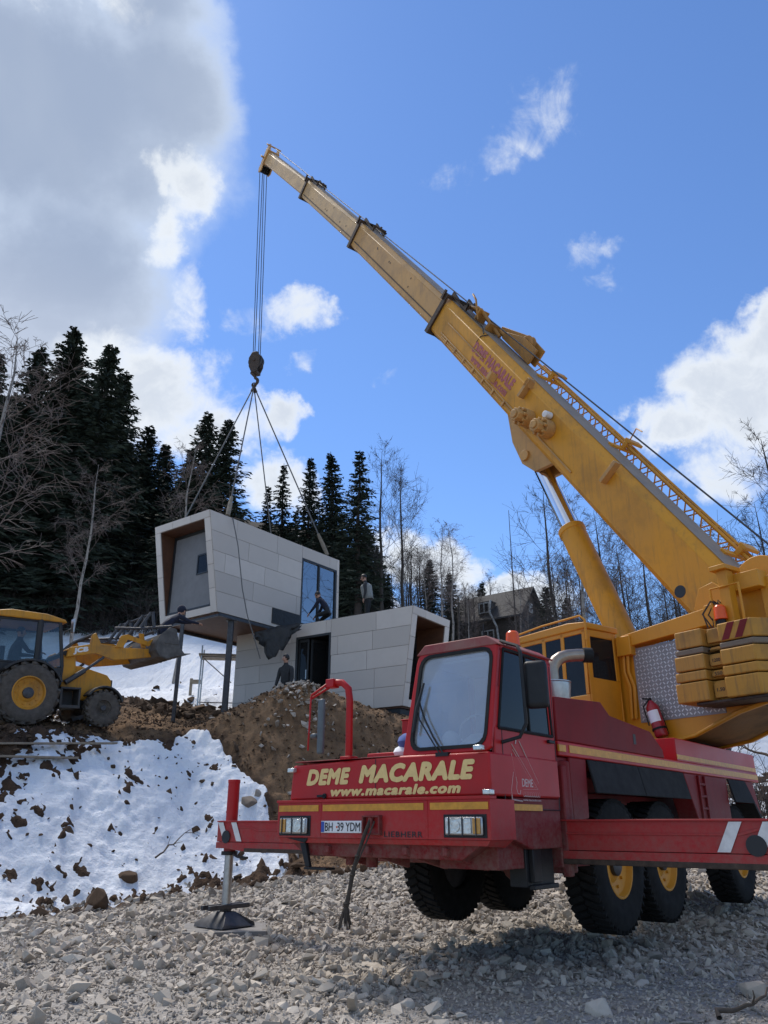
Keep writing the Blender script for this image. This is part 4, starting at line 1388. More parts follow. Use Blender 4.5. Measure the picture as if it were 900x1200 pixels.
m = MB(); m.prism([(7.95, 1.70), (8.05, 1.70), (8.75, 1.15), (8.60, 1.15)], 'y', -1.36, -1.0); m.build('rear_flap', M['black'], CR, .008)

# outriggers
def beam(name, xa, xb, ya, yb, inset=0.0):
    m = MB()
    m.box(xa, xb, ya, yb, 1.16, 1.43)
    m.box(xa - .02, xb + .02, ya, yb, 1.42, 1.438)
    e = ya if abs(ya) > abs(yb) else yb
    i_ = yb if e == ya else ya
    s = 1 if e > i_ else -1
    m.prism([(i_, 1.155), (i_, 1.045), (e - s * .55, 1.045), (e - s * .20, 1.075), (e, 1.075), (e, 1.155)], 'x', xa - .012, xb + .012)
    m.prism([(i_, 1.32), (e - s * .85, 1.32), (e - s * .70, 1.36), (e - s * .25, 1.36), (e - s * .25, 1.34), (e - s * .68, 1.34), (e - s * .83, 1.30), (i_, 1.30)], 'x', xa - .008, xa - .001)
    b = m.build(name, M['red'], CR, .008)
    m = MB()
    m.box(xa - .017, xb + .017, min(i_, e - s * .6), max(i_, e - s * .6), 1.035, 1.085)
    m.build('beam_flange', M['rust_dark'], b, .006)
    # hazard chevrons, black lightening hole, end cap
    for q in (0.02 + inset, .30 + inset):
        m = MB()
        m.hexa([(xa - .0135, e - s * (q + .24), 1.17), (xa - .0125, e - s * (q + .24), 1.17), (xa - .0125, e - s * (q + .13), 1.17), (xa - .0135, e - s * (q + .13), 1.17)],
               [(xa - .0135, e - s * (q + .11), 1.415), (xa - .0125, e - s * (q + .11), 1.415), (xa - .0125, e - s * q, 1.415), (xa - .0135, e - s * q, 1.415)])
        m.build('hazard_stripe', M['white'], b)
    m = MB(); m.cyl((xa - .02, e - s * (.21 + inset), 1.225), (xa - .0142, e - s * (.21 + inset), 1.225), .085, 24); m.build('pin_hole', M['ink'], b)
    return b


beam('outrigger_beam', 1.43, 1.69, -3.75, -1.24, .50)
beam('outrigger_beam', 1.74, 2.0, 1.24, 4.36)
for (jx, jy) in ((1.87, 4.22), (1.56, -3.85)):
    m = MB()
    m.cyl((jx, jy, 1.02), (jx, jy, 1.99), .085, 20)
    m.cyl((jx, jy, 1.95), (jx, jy, 2.0), .09, 20)
    jk = m.build('outrigger_jack', M['red'], CR, .006)
    m = MB(); m.cyl((jx, jy, .30), (jx, jy, 1.03), .062, 20); m.build('jack_ram', M['steel'], jk, .004)
    m = MB(); m.cyl((jx, jy, .985), (jx, jy, 1.035), .115, 20)
    m.tube([(jx - .1, jy - .2, 1.0), (jx - .1, jy - .3, .97), (jx - .1, jy - .5, .96)], .018, 6)
    m.build('jack_collar', M['blackp'], jk, .004)
    m = MB()
    m.prism([(-.30, .085), (.30, .085), (.27, .13), (.09, .27), (-.09, .27), (-.27, .13)], 'y', -.30, .30)
    m.v = [(p[0] + jx, p[1] * (1 if p[2] < .2 else .35) + jy, p[2]) for p in m.v]
    m.box(jx - .36, jx + .36, jy - .10, jy - .05, .30, .36); m.box(jx - .36, jx + .36, jy + .05, jy + .10, .30, .36)
    m.ball((jx, jy, .30), .085, 14)
    m.build('jack_foot', M['dark_steel'], jk, .008)

# exhaust stack
m = MB()
m.tube([(2.42, -.78, 2.55), (2.42, -.78, 2.60), (2.42, -.78, 2.93), (2.42, -.78, 2.95)], [.15, .165, .205, .205], 24)
m.cyl((2.42, -.78, 2.95), (2.42, -.78, 2.97), .21, 24)
ex = m.build('exhaust_silencer', M['steel'], CR, .005)
m = MB()
pts = [(2.42, -.78, 2.95), (2.42, -.78, 3.10)] + [(2.42 + .17 - .17 * math.cos(R_(a)), -.78 - .17 + .17 * math.cos(R_(a)), 3.10 + .19 * math.sin(R_(a))) for a in (20, 40, 60, 80)] + [(2.66, -1.02, 3.30), (2.74, -1.10, 3.30)]
m.tube(pts, .075, 16)
m.build('exhaust_elbow', plain('heated_steel', (.33, .27, .22), .35, .85, .25, 9, .05), ex, .003)
m = MB(); m.cyl((2.70, -1.06, 3.30), (2.78, -1.14, 3.30), .09, 18); m.build('exhaust_tip', M['black'], ex, .003)

# ---------------- superstructure, slewed over the far side
TS = Matrix.Translation((7.2, 0, 0)) @ Matrix.Rotation(R_(74.2), 4, 'Z')
m = MB(TS)
m.lathe([(.55, 2.48), (1.02, 2.48), (1.02, 2.60), (.95, 2.62), (.95, 2.72), (.55, 2.72)], (0, 0, 0), 'z', 48)
m.build('slew_ring', M['black'], CR)
# body: two side plates, belly
m = MB(TS)
body = [(1.2, 2.75), (1.2, 3.3), (.3, 4.05), (-.55, 4.05), (-2.2, 4.05), (-2.95, 4.05), (-2.95, 3.0), (-2.2, 2.86), (-1.45, 2.60), (-.9, 2.53), (.6, 2.60)]
m.prism(body, 'y', .72, .80); m.prism(body, 'y', -.80, -.72)
m.prism([(-2.95, 2.99), (-2.25, 2.84), (-1.5, 2.585), (-.95, 2.52), (-.95, 2.56), (-1.5, 2.63), (-2.2, 2.89), (-2.95, 3.04)], 'y', .78, .86)
sup = m.build('slewing_body', M['yellow'], CR, .015)
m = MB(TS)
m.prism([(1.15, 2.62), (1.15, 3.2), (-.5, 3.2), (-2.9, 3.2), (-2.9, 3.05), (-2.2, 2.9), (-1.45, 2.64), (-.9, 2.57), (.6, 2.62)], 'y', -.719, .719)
m.build('belly_plate', M['belly_shade'], sup, .01)  # underside shade is put into this plate's colour
# top beam over the silver plate
m = MB(TS)
m.prism([(-.30, 4.08), (-.30, 4.28), (-2.0, 4.42), (-2.0, 4.16)], 'y', .62, .90)
m.prism([(-2.0, 4.13), (-2.0, 4.46), (-2.32, 4.48), (-2.32, 4.13)], 'y', .60, .905)
m.box(-.62, -.34, .80, .94, 3.95, 4.27)
m.prism([(-2.6, 4.05), (-1.75, 4.05), (-1.62, 4.55), (-1.75, 4.85), (-2.0, 4.9), (-2.6, 4.4)], 'y', .50, .56)
m.prism([(-2.6, 4.05), (-1.75, 4.05), (-1.62, 4.55), (-1.75, 4.85), (-2.0, 4.9), (-2.6, 4.4)], 'y', -.56, -.50)
m.build('top_beam', M['yellow'], CR, .012)
m = MB(TS)
for q in (-.42, -.50):
    m.tube([(q, .87, 3.96), (q + .03, .86, 3.7), (q - .04, .85, 3.45), (q, .84, 2.95)], .028, 8)
m.build('hydraulic_hose', M['yellow'], CR)
# checkered aluminium side plate
m = MB(TS); m.box(-2.04, -.56, .801, .812, 2.88, 4.06)
chk = m.build('checker_plate', M['alu'], CR)
m = MB(TS)
k = 0
for i in range(22):
    for j in range(18):
        x_ = -2.0 + i * .066; z_ = 2.93 + j * .063
        L = TS.inverted() @ TS @ Matrix.Translation((x_, .812, z_)) @ Matrix.Rotation(R_(45 if (i + j) % 2 else -45), 4, 'Y')
        m.box(-.023, .023, -.001, .006, -.008, .008, L)
m.build('raised_studs', M['stud'], chk)
# ballast slabs with a handling slot
lay = [(3.00, 3.28, 1.36), (3.295, 3.43, 1.36), (3.445, 3.66, 1.36), (3.675, 3.76, 1.34), (3.775, 4.03, 1.34)]
for k, (za, zb, w) in enumerate(lay):
    m = MB(TS)
    xf = -1.64 - .02 * k
    m.prism([(xf, w), (xf, .815), (-2.96, .815), (-2.96, -w), (-3.2, -w + .25), (-3.2, w - .45), (-2.93, w), (-2.42, w), (-2.42, w - .16), (-2.16, w - .16), (-2.16, w)], 'z', za, zb)
    sl_ = m.build('ballast_slab', M['ballast'] if k != 3 else paint('ballast_grey', (.20, .15, .10), (.12, .09, .07), .8, .6), CR, .018)
    m = MB(TS)
    m.prism([(-2.40, za + .03), (-2.18, za + .03), (-2.18, zb - .07), (-2.23, zb - .02), (-2.35, zb - .02), (-2.40, zb - .07)], 'y', w - .158, w - .10)
    m.build('lifting_pocket', M['ballast'], sl_, .01)
    if k < 3:
        Mt = TS @ frame((-2.29, w - .0985, (za + zb) / 2), (-1, 0, 0), (0, 0, 1))
        text_obj('slab_weight', ['1.50', '550', '1200'][k], M['rust_dark'], sl_, Mt, .12, .05, bold=.03)
m = MB(TS)
m.prism([(-2.96, 3.02), (-2.96, 4.0), (-2.7, 4.0), (-2.7, 3.02)], 'y', -.80, .80)
m.prism([(-1.9, 2.955), (-3.1, 2.955), (-3.1, 2.995), (-1.9, 2.995)], 'y', -1.2, 1.30)
m.build('ballast_frame', M['rust_dark'], CR, .01)
for k in range(3):
    m = MB(TS)
    a = -2.47 - k * .20
    m.hexa([(a, 1.343, 3.79), (a - .11, 1.343, 3.79), (a - .11, 1.3445, 3.79), (a, 1.3445, 3.79)], [(a - .12, 1.343, 4.02), (a - .23, 1.343, 4.02), (a - .23, 1.3445, 4.02), (a - .12, 1.3445, 4.02)])
    if k < 2: m.build('hazard_stripe', M['dark_red'], CR)
for k in range(7):
    m = MB(TS)
    a = .75 - k * .28
    m.hexa([(-3.203, a, 3.79), (-3.203, a - .14, 3.79), (-3.2015, a - .14, 3.79), (-3.2015, a, 3.79)], [(-3.203, a - .16, 4.02), (-3.203, a - .30, 4.02), (-3.2015, a - .30, 4.02), (-3.2015, a - .16, 4.02)])
    m.build('hazard_stripe', M['dark_red'], CR)
# rear posts, winch, rails
m = MB(TS)
m.box(-2.58, -2.42, .95, 1.12, 4.035, 4.85)
m.box(-2.62, -2.36, .80, 1.20, 4.85, 4.92)
m.box(-3.0, -2.86, .6, .78, 4.0, 4.7)
m.tube([(-2.3, 1.15, 4.03), (-2.3, 1.15, 4.6), (-2.75, 1.15, 4.6), (-2.75, 1.15, 4.03)], .022, 6)
m.build('rear_post', M['yellow'], CR, .012)
m = MB(TS)
m.lathe([(.12, -.45), (.40, -.45), (.40, -.40), (.30, -.40), (.30, .40), (.40, .40), (.40, .45), (.12, .45)], (-2.75, .10, 4.72), 'y', 32)
m.box(-3.05, -2.4, -.56, -.50, 4.05, 4.75); m.box(-3.05, -2.4, .62, .68, 4.05, 4.75)
m.box(-2.95, -2.4, .70, .95, 4.55, 4.80)
m.build('hoist_winch', M['yellow'], CR, .01)
m = MB(TS)
rw_ = random.Random(4)
for k in range(9):
    y_ = .85 + rw_.uniform(0, .35)
    m.tube([(-2.15 - .02 * k, y_, 4.04), (-2.2 + rw_.uniform(-.2, .1), y_ + .03, 4.25), (-2.35 + rw_.uniform(-.1, .1), y_, 4.42), (-2.45, y_ - .1, 4.30)], .012, 5)
m.box(-2.4, -2.2, .85, 1.05, 4.04, 4.2)
m.build('hose_cluster', M['rust_dark'], CR)
m = MB(TS); m.cyl((-2.42, 1.18, 4.03), (-2.42, 1.18, 4.12), .06, 14)
b2 = m.build('beacon', M['blackp'], CR, .004)
m = MB(TS); m.tube([(-2.42, 1.18, 4.12), (-2.42, 1.18, 4.30), (-2.42, 1.18, 4.33)], [.095, .085, .06], 18); m.build('beacon_lens', M['amber'], b2, .006)

# operator cab
TC = TS
def cabbox(mb, x0, x1, y0, y1, z0, z1): mb.box(x0, x1, y0, y1, z0, z1)
m = MB(TC)
ca, cb = -.30, 1.35          # rear, front
ya, yb = .86, 1.62
zl, zh = 2.78, 4.45
mid = 3.55
m.box(ca, cb, ya, yb, zl, zl + .08)
m.box(ca, ca + .04, ya, yb, zl + .08, mid)                     # rear lower
m.box(ca, ca + .04, ya, ya + .10, mid, zh - .10); m.box(ca, ca + .04, yb - .10, yb, mid, zh - .10); m.box(ca, ca + .04, ya + .10, yb - .10, zh - .22, zh - .10)
m.prism([(ca, zl + .08), (cb - .1, zl + .08), (cb, 3.15), (cb, 3.30), (ca, 3.30)], 'y', yb - .04, yb)
for x_ in (ca + .04, .20, .62, cb - .08):
    m.prism([(x_, 3.30), (x_ + .075, 3.30), (x_ + .055, zh - .10), (x_ - .02, zh - .10)], 'y', yb - .04, yb)
m.box(ca, cb - .05, yb - .04, yb, zh - .17, zh - .09)
m.prism([(ca, zl + .08), (cb - .1, zl + .08), (cb, 3.15), (cb, 3.4), (ca, 3.4)], 'y', ya, ya + .04)
m.box(cb - .05, cb, ya, yb, 3.15, 3.35); m.box(cb - .05, cb, ya, ya + .06, 3.35, zh - .1); m.box(cb - .05, cb, yb - .06, yb, 3.35, zh - .1)
ocab = m.build('operator_cab', M['yellow'], CR, .015)
m = MB(TC)
m.prism([(ca - .03, zh - .10), (ca - .03, zh), (ca + .35, zh + .045), (cb - .05, zh + .02), (cb + .06, zh - .06), (cb + .06, zh - .10)], 'y', ya - .02, yb + .03)
m.build('operator_roof', M['yellow'], ocab, .025, seg=3)
m = MB(TC)
m.tube([(ca - .05, yb + .05, zh - .30), (ca - .05, yb + .05, zh + .02), (ca + .05, yb + .05, zh + .11), (.6, yb + .05, zh + .10), (cb - .1, yb + .05, zh + .05), (cb, yb + .05, zh - .02)], .018, 8)
m.build('grab_rail', M['yellow'], ocab)
m = MB(TC); m.box(ca + .012, ca + .020, ya + .08, yb - .08, mid - .02, zh - .20); m.build('rear_pane', M['dark_glass'], ocab)
m = MB(TC); m.box(ca + .08, cb - .03, yb - .025, yb - .018, 3.28, zh - .12); m.box(ca + .08, cb - .03, ya + .018, ya + .025, 3.38, zh - .1); m.box(cb - .03, cb - .022, ya + .05, yb - .05, 3.33, zh - .1)
m.build('side_pane', M['dark_glass'], ocab)
m = MB(TC); m.box(.1, .55, 1.05, 1.45, 3.1, 3.3); m.box(.05, .17, 1.05, 1.45, 3.3, 3.95); m.box(.75, 1.1, 1.0, 1.5, 2.9, 3.3); m.build('operator_seat', M['interior'], ocab, .03)

# ---------------- boom
PIV = Vector((-1.84, 0, 4.75)); TIP = Vector((17.08, 0, 30.60))
chord = TIP - PIV; LB = chord.length; ux = chord.normalized(); uz = Vector((-ux.z, 0, ux.x))
def bp(t_, off=0.0):
    """point on the slightly bowed boom axis at distance t_ from the foot pin"""
    q = t_ / LB
    return PIV + ux * t_ + uz * (.30 * 4 * q * (1 - q) + off)
def bframe(ta, tb):
    a, b = bp(ta), bp(tb)
    X_ = (b - a).normalized(); Y_ = Vector((0, 1, 0)); Z_ = X_.cross(Y_)
    Mx = Matrix.Identity(4)
    for i in range(3):
        Mx[i][0] = X_[i]; Mx[i][1] = Y_[i]; Mx[i][2] = Z_[i]; Mx[i][3] = a[i]
    return TS @ Mx, (b - a).length
def boom_section(name, ta, tb, hw, hz, mat, ch=.12):
    Mx, ln_ = bframe(ta, tb)
    m = MB(Mx)
    pr = [(-hw + ch * .5, -hz), (hw - ch * .5, -hz), (hw, -hz + ch * .5), (hw, hz - ch), (hw - ch, hz), (-hw + ch, hz), (-hw, hz - ch), (-hw, -hz + ch * .5)]
    m.prism(pr, 'x', 0, ln_)
    s = m.build(name, mat, CR, .012)
    m = MB(Mx)
    m.box(.0, ln_, -hw + ch * .9, hw - ch * .9, hz + .001, hz + .012)
    m.build('greased_top', M['boom_top'], s)
    return s, Mx, ln_


def collar(parent, Mx, x, hw, hz):
    m = MB(Mx)
    for a, b, c_, d_ in ((-hw - .06, hw + .06, hz, hz + .09), (-hw - .06, hw + .06, -hz - .09, -hz)):
        m.box(x - .16, x, a, b, c_, d_)
    for s in (-1, 1):
        m.box(x - .16, x, min(s * hw, s * (hw + .06)), max(s * hw, s * (hw + .06)), -hz, hz)
        m.box(x - .05, x + .03, min(s * (hw + .06), s * (hw + .11)), max(s * (hw + .06), s * (hw + .11)), hz - .10, hz + .16)
    m.prism([(x - .05, -hz - .09), (x - .75, -hz - .02), (x - .75, -hz + .02), (x - .05, -hz)], 'y', -hw * .6, hw * .6)
    m.prism([(x - .02, hz + .09), (x - .95, hz + .015), (x - .95, hz + .16), (x - 1.0, hz + .16), (x - 1.0, hz + .10), (x - .75, hz + .10), (x - .02, hz + .20)], 'y', -hw * .7, -hw * .55)
    m.prism([(x - .02, hz + .09), (x - .95, hz + .015), (x - .95, hz + .22), (x - 1.0, hz + .22), (x - 1.0, hz + .10), (x - .75, hz + .10), (x - .02, hz + .20)], 'y', hw * .55, hw * .7)
    m.box(x - .9, x - .85, -hw * .7, hw * .7, hz + .14, hz + .20)
    m.build('boom_collar', M['rust_dark'], parent, .008)


T1, T2, T3, T4 = 11.35, 18.6, 25.2, LB
s1, Mx1, l1 = boom_section('boom_section', -.55, T1, .42, .485, M['boom_yellow'], .16)
collar(s1, Mx1, l1, .42, .485)
# foot plates, holes, side rails, trunnion
for xx, zz in ((.98, -.31), (.48, .03)):
    m = MB(Mx1); m.cyl((xx, .4205, zz), (xx, .424, zz), .105 if xx > .9 else .12, 24); m.build('lightening_hole', M['ink'], s1)
m = MB(Mx1)
m.box(4.5, 11.2, .421, .450, -.30, -.265); m.box(6.6, 11.1, .421, .445, -.36, -.335)
m.prism([(6.9, .42), (7.0, .42), (7.0, .62), (6.9, .44)], 'z', .33, .5)
m.prism([(3.6, .42), (3.68, .42), (3.68, .58), (3.6, .58)], 'z', .05, .52)
m.prism([(6.95, .42), (7.03, .42), (7.03, .58), (6.95, .58)], 'z', .05, .52)
m.box(9.0, 11.1, .421, .455, .02, .05)
for k in range(7): m.box(7.4 + k * .55, 7.46 + k * .55, .445, .47, -.42, -.28)
m.prism([(8.15, .421), (8.35, .421), (8.35, .56), (8.25, .56)], 'z', -.20, .0)
m.prism([(5.2, -.48), (7.3, -.48), (6.6, -.85), (5.95, -1.0), (5.5, -.9)], 'y', .20, .30)
m.prism([(5.2, -.48), (7.3, -.48), (6.6, -.85), (5.95, -1.0), (5.5, -.9)], 'y', -.30, -.20)
m.cyl((6.0, -.36, -.82), (6.0, .36, -.82), .12, 16)
m.build('boom_rib', M['tan'], s1, .006)
m = MB(Mx1)
for xx, zz in ((6.42, -.17), (5.72, -.02)):
    m.cyl((xx, .42, zz), (xx, .66, zz), .20, 20)
    m.cyl((xx, .66, zz), (xx, .86, zz), .145, 8)
    m.cyl((xx, .86, zz), (xx, .90, zz), .09, 8)
    for w in range(8):
        a = w * math.pi / 4
        m.box(xx + .17 * math.cos(a) - .03, xx + .17 * math.cos(a) + .03, .655, .74, zz + .17 * math.sin(a) - .03, zz + .17 * math.sin(a) + .03)
m.build('jib_mount', M['tan'], s1, .01)
m = MB(Mx1); m.cyl((5.9, .44, .22), (5.9, .62, .22), .075, 14); m.build('grease_pot', M['white'], s1, .01)
# faded red lettering high on the base section: it reads up the boom from below
Mt = Mx1 @ frame((8.55, .4245, .10), (-1, 0, 0), (0, 0, 1))
text_obj('boom_lettering', 'DEME MACARALE', M['pink'], s1, Mt, 2.1, .27, bold=.09, space=1.1)
Mt = Mx1 @ frame((8.50, .4245, -.14), (-1, 0, 0), (0, 0, 1))
text_obj('boom_lettering', 'www.macarale.com', M['pink'], s1, Mt, 1.9, .19, bold=.07, space=1.1)
s2, Mx2, l2 = boom_section('boom_section', T1 - .3, T2, .355, .42, M['tan'], .12); collar(s2, Mx2, l2, .355, .42)
s3, Mx3, l3 = boom_section('boom_section', T2 - .3, T3, .295, .355, M['pale'], .10); collar(s3, Mx3, l3, .295, .355)
s4, Mx4, l4 = boom_section('boom_section', T3 - .3, T4, .235, .295, M['pale'], .08)
for (s_, Mx_, ln_, hw) in ((s2, Mx2, l2, .355), (s3, Mx3, l3, .295)):
    m = MB(Mx_)
    rr = random.Random(int(hw * 100))
    for k in range(6):
        xx = rr.uniform(.8, ln_ - .6); zz = rr.uniform(-.2, .2)
        m.cyl((xx, hw + .0005, zz), (xx, hw + .003, zz), .03, 8)
    m.box(.3, ln_ - .3, hw, hw + .018, -.22, -.19)
    m.build('grease_hole', M['rust_dark'], s_)
# boom head with sheaves
m = MB(Mx4)
m.box(l4 - .25, l4 + .06, -.30, .30, -.34, .36)
for y_ in (-.26, .22):
    m.prism([(l4 - .2, -.30), (l4 + .12, -.30), (l4 + .16, -.62), (l4 - .02, -.78), (l4 - .25, -.62)], 'y', y_, y_ + .05)
    m.prism([(l4 - .3, .34), (l4 + .1, .34), (l4 + .12, .52), (l4 - .02, .56), (l4 - .2, .48)], 'y', y_, y_ + .05)
m.box(l4 - .05, l4 + .12, -.36, .36, .50, .56); m.box(l4 - .1, l4 + .1, -.42, .42, -.1, -.02)
m.tube([(l4 + .02, .36, .5), (l4 - .35, .30, .62), (l4 - .65, .28, .34)], .018, 5)
hd = m.build('boom_head', M['tan'], CR, .008)
m = MB(Mx4)
for k in range(4):
    m.lathe([(.05, -.02), (.21, -.03), (.18, 0), (.21, .03), (.05, .02)], (l4 + .02, -.165 + .11 * k, -.54), 'y', 24)
m.box(l4 - .12, l4 + .14, -.20, .20, -.72, -.40)
m.build('head_sheave', M['black'], hd)
# hoist rope along the back of the boom, ending at the winch
m = MB(TS)
top = bp(LB - .2, .52); wn_ = Vector((-3.05, .0, 4.98))
m.tube([wn_, wn_.lerp(top, .33) + Vector((-.03, 0, 0)), wn_.lerp(top, .66) + Vector((-.03, 0, 0)), top], .017, 6)
m.build('hoist_rope', M['cable'], CR)
# folded lattice jib beside the top of the base section
m = MB(Mx1)
ja, jb = .3, 8.35
yo = -.64
for (dy, dz) in ((-.12, .30), (.12, .30), (-.12, .60), (.12, .60)):
    m.tube([(ja, yo + dy, dz), (jb, yo + dy * .8, dz)], .035 if dz > .5 else .028, 6)
nb = 17
for k in range(nb):
    xa = ja + (jb - ja) * k / nb; xb = ja + (jb - ja) * (k + 1) / nb; xm = (xa + xb) / 2
    for dy in (-.12, .12):
        m.tube([(xa, yo + dy, .30), (xm, yo + dy, .60)], .016, 5); m.tube([(xm, yo + dy, .60), (xb, yo + dy, .30)], .016, 5)
    m.tube([(xm, yo - .12, .60), (xm, yo + .12, .60)], .014, 5)
m.box(ja - .5, ja + .05, yo - .2, yo + .2, .28, .70)
m.build('lattice_jib', M['boom_yellow'], CR, .004)
for xx in (1.2, 4.6, 7.6):
    m = MB(Mx1)
    m.box(xx - .06, xx + .06, -.84, -.1, .487, .54); m.box(xx - .08, xx + .08, -.84, -.44, .68, .74); m.box(xx - .05, xx + .05, -.50, -.44, .54, .68)
    if xx == 4.6: m.tube([(4.6, -.5, .74), (4.6, -.45, 1.0), (4.3, -.3, 1.06)], .015, 5)
    m.build('jib_bracket', M['boom_yellow'], CR, .006)
# jib head gear near the collar
m = MB(Mx1)
m.lathe([(.05, -.05), (.24, -.06), (.20, 0), (.24, .06), (.05, .05)], (8.75, -.30, .80), 'y', 24)
m.prism([(8.2, .52), (10.1, .62), (10.1, .72), (8.9, 1.0), (8.2, .95)], 'y', -.42, -.36)
m.prism([(8.2, .52), (9.6, .55), (9.6, .72), (8.9, .92), (8.2, .90)], 'y', -.22, -.16)
m.tube([(9.0, -.30, .6), (10.3, -.2, .62), (11.1, -.1, .70)], .06, 8)
m.tube([(9.6, -.1, .55), (10.6, .1, .78), (11.25, .12, .60)], .045, 8)
m.box(9.9, 10.0, -.2, .15, .50, .70); m.box(10.5, 10.56, -.12, .2, .5, .80)
m.tube([(10.4, .18, .56), (10.9, .2, .9), (11.3, .1, .93)], .028, 6)
m.build('jib_head', paint('jib_head_paint', (.42, .19, .03), (.12, .08, .05), .9, .55, 2.5), CR, .008)
m = MB(Mx1); m.tube([(11.25, .28, .52), (9.9, .30, .54), (9.55, .40, .47)], .018, 6); m.tube([(9.6, .425, .20), (9.6, .40, .38), (9.5, .30, .50)], .014, 5); m.build('hydraulic_line', M['black'], CR)
# lift cylinder
c0 = Vector((-.25, 0, 3.35)); c1 = Vector((1.16, 0, 6.88)); c2 = bp(6.0 - .55, -.82)
c1 = c0 + (c2 - c0) * ((6.88 - 3.35) / (c2.z - 3.35))
m = MB(TS); m.tube([c0, c1 - (c1 - c0).normalized() * .12, c1 - (c1 - c0).normalized() * .11, c1], [.255, .255, .275, .275], 28)
lc = m.build('lift_cylinder', M['boom_yellow'], CR, .01)
m = MB(TS); m.cyl(c1 - (c2 - c0).normalized() * .1, c2, .175, 24); m.build('piston_rod', M['chrome'], lc)
m = MB(TS); m.cyl(c2 + Vector((0, -.2, 0)), c2 + Vector((0, .2, 0)), .17, 18); m.build('rod_eye', M['rust_dark'], lc, .01)
# ------------------------------------------------------------------ the two house modules
def clad_wall(mb, O_, U_, N_, zb, zt, cut_l, cut_r, rows, holes=(), seed=1, th=.022, gap=.005, lens=(1.3, 2.4)):
    """staggered fibre-cement boards on a wall; O_ origin, U_ along, N_ outward; cut_l/cut_r(z) give the slanted ends"""
    r = random.Random(seed)
    U_ = Vector(U_); N_ = Vector(N_); O_ = Vector(O_)
    zs = [zb + (zt - zb) * k / rows for k in range(rows + 1)]
    for k in range(rows):
        a, b = zs[k] + gap, zs[k + 1] - gap
        zm = (a + b) / 2
        lo, hi = min(cut_l(a), cut_l(b)), max(cut_r(a), cut_r(b))
        cuts = [lo]
        x = lo + r.uniform(.5, 1.8)
        while x < hi - .45:
            cuts.append(x); x += r.uniform(*lens)
        cuts.append(hi)
        for c0, c1 in zip(cuts[:-1], cuts[1:]):
            parts = [(c0, c1, a, b)]
            for (h0, h1, hz0, hz1) in holes:
                nxt = []
                for (p0, p1, q0, q1) in parts:
                    if p1 <= h0 or p0 >= h1 or q1 <= hz0 or q0 >= hz1: nxt.append((p0, p1, q0, q1)); continue
                    if p0 < h0: nxt.append((p0, h0, q0, q1))
                    if p1 > h1: nxt.append((h1, p1, q0, q1))
                    m0, m1 = max(p0, h0), min(p1, h1)
                    if q0 < hz0: nxt.append((m0, m1, q0, hz0))
                    if q1 > hz1: nxt.append((m0, m1, hz1, q1))
                parts = nxt
            for (p0, p1, q0, q1) in parts:
                if p1 - p0 < .03 or q1 - q0 < .03: continue
                l0, l1 = (cut_l(q0), cut_l(q1)) if p0 == lo else (p0 + gap, p0 + gap)
                r0, r1 = (cut_r(q0), cut_r(q1)) if p1 == hi else (p1 - gap, p1 - gap)
                vs = []
                for d_ in (.001, th):
                    for (u, z) in ((l0, q0), (r0, q0), (r1, q1), (l1, q1)):
                        vs.append(tuple(O_ + U_ * u + N_ * d_ + Vector((0, 0, z))))
                mb._add(vs, [(0, 1, 2, 3), (7, 6, 5, 4), (0, 4, 5, 1), (1, 5, 6, 2), (2, 6, 7, 3), (3, 7, 4, 0)])


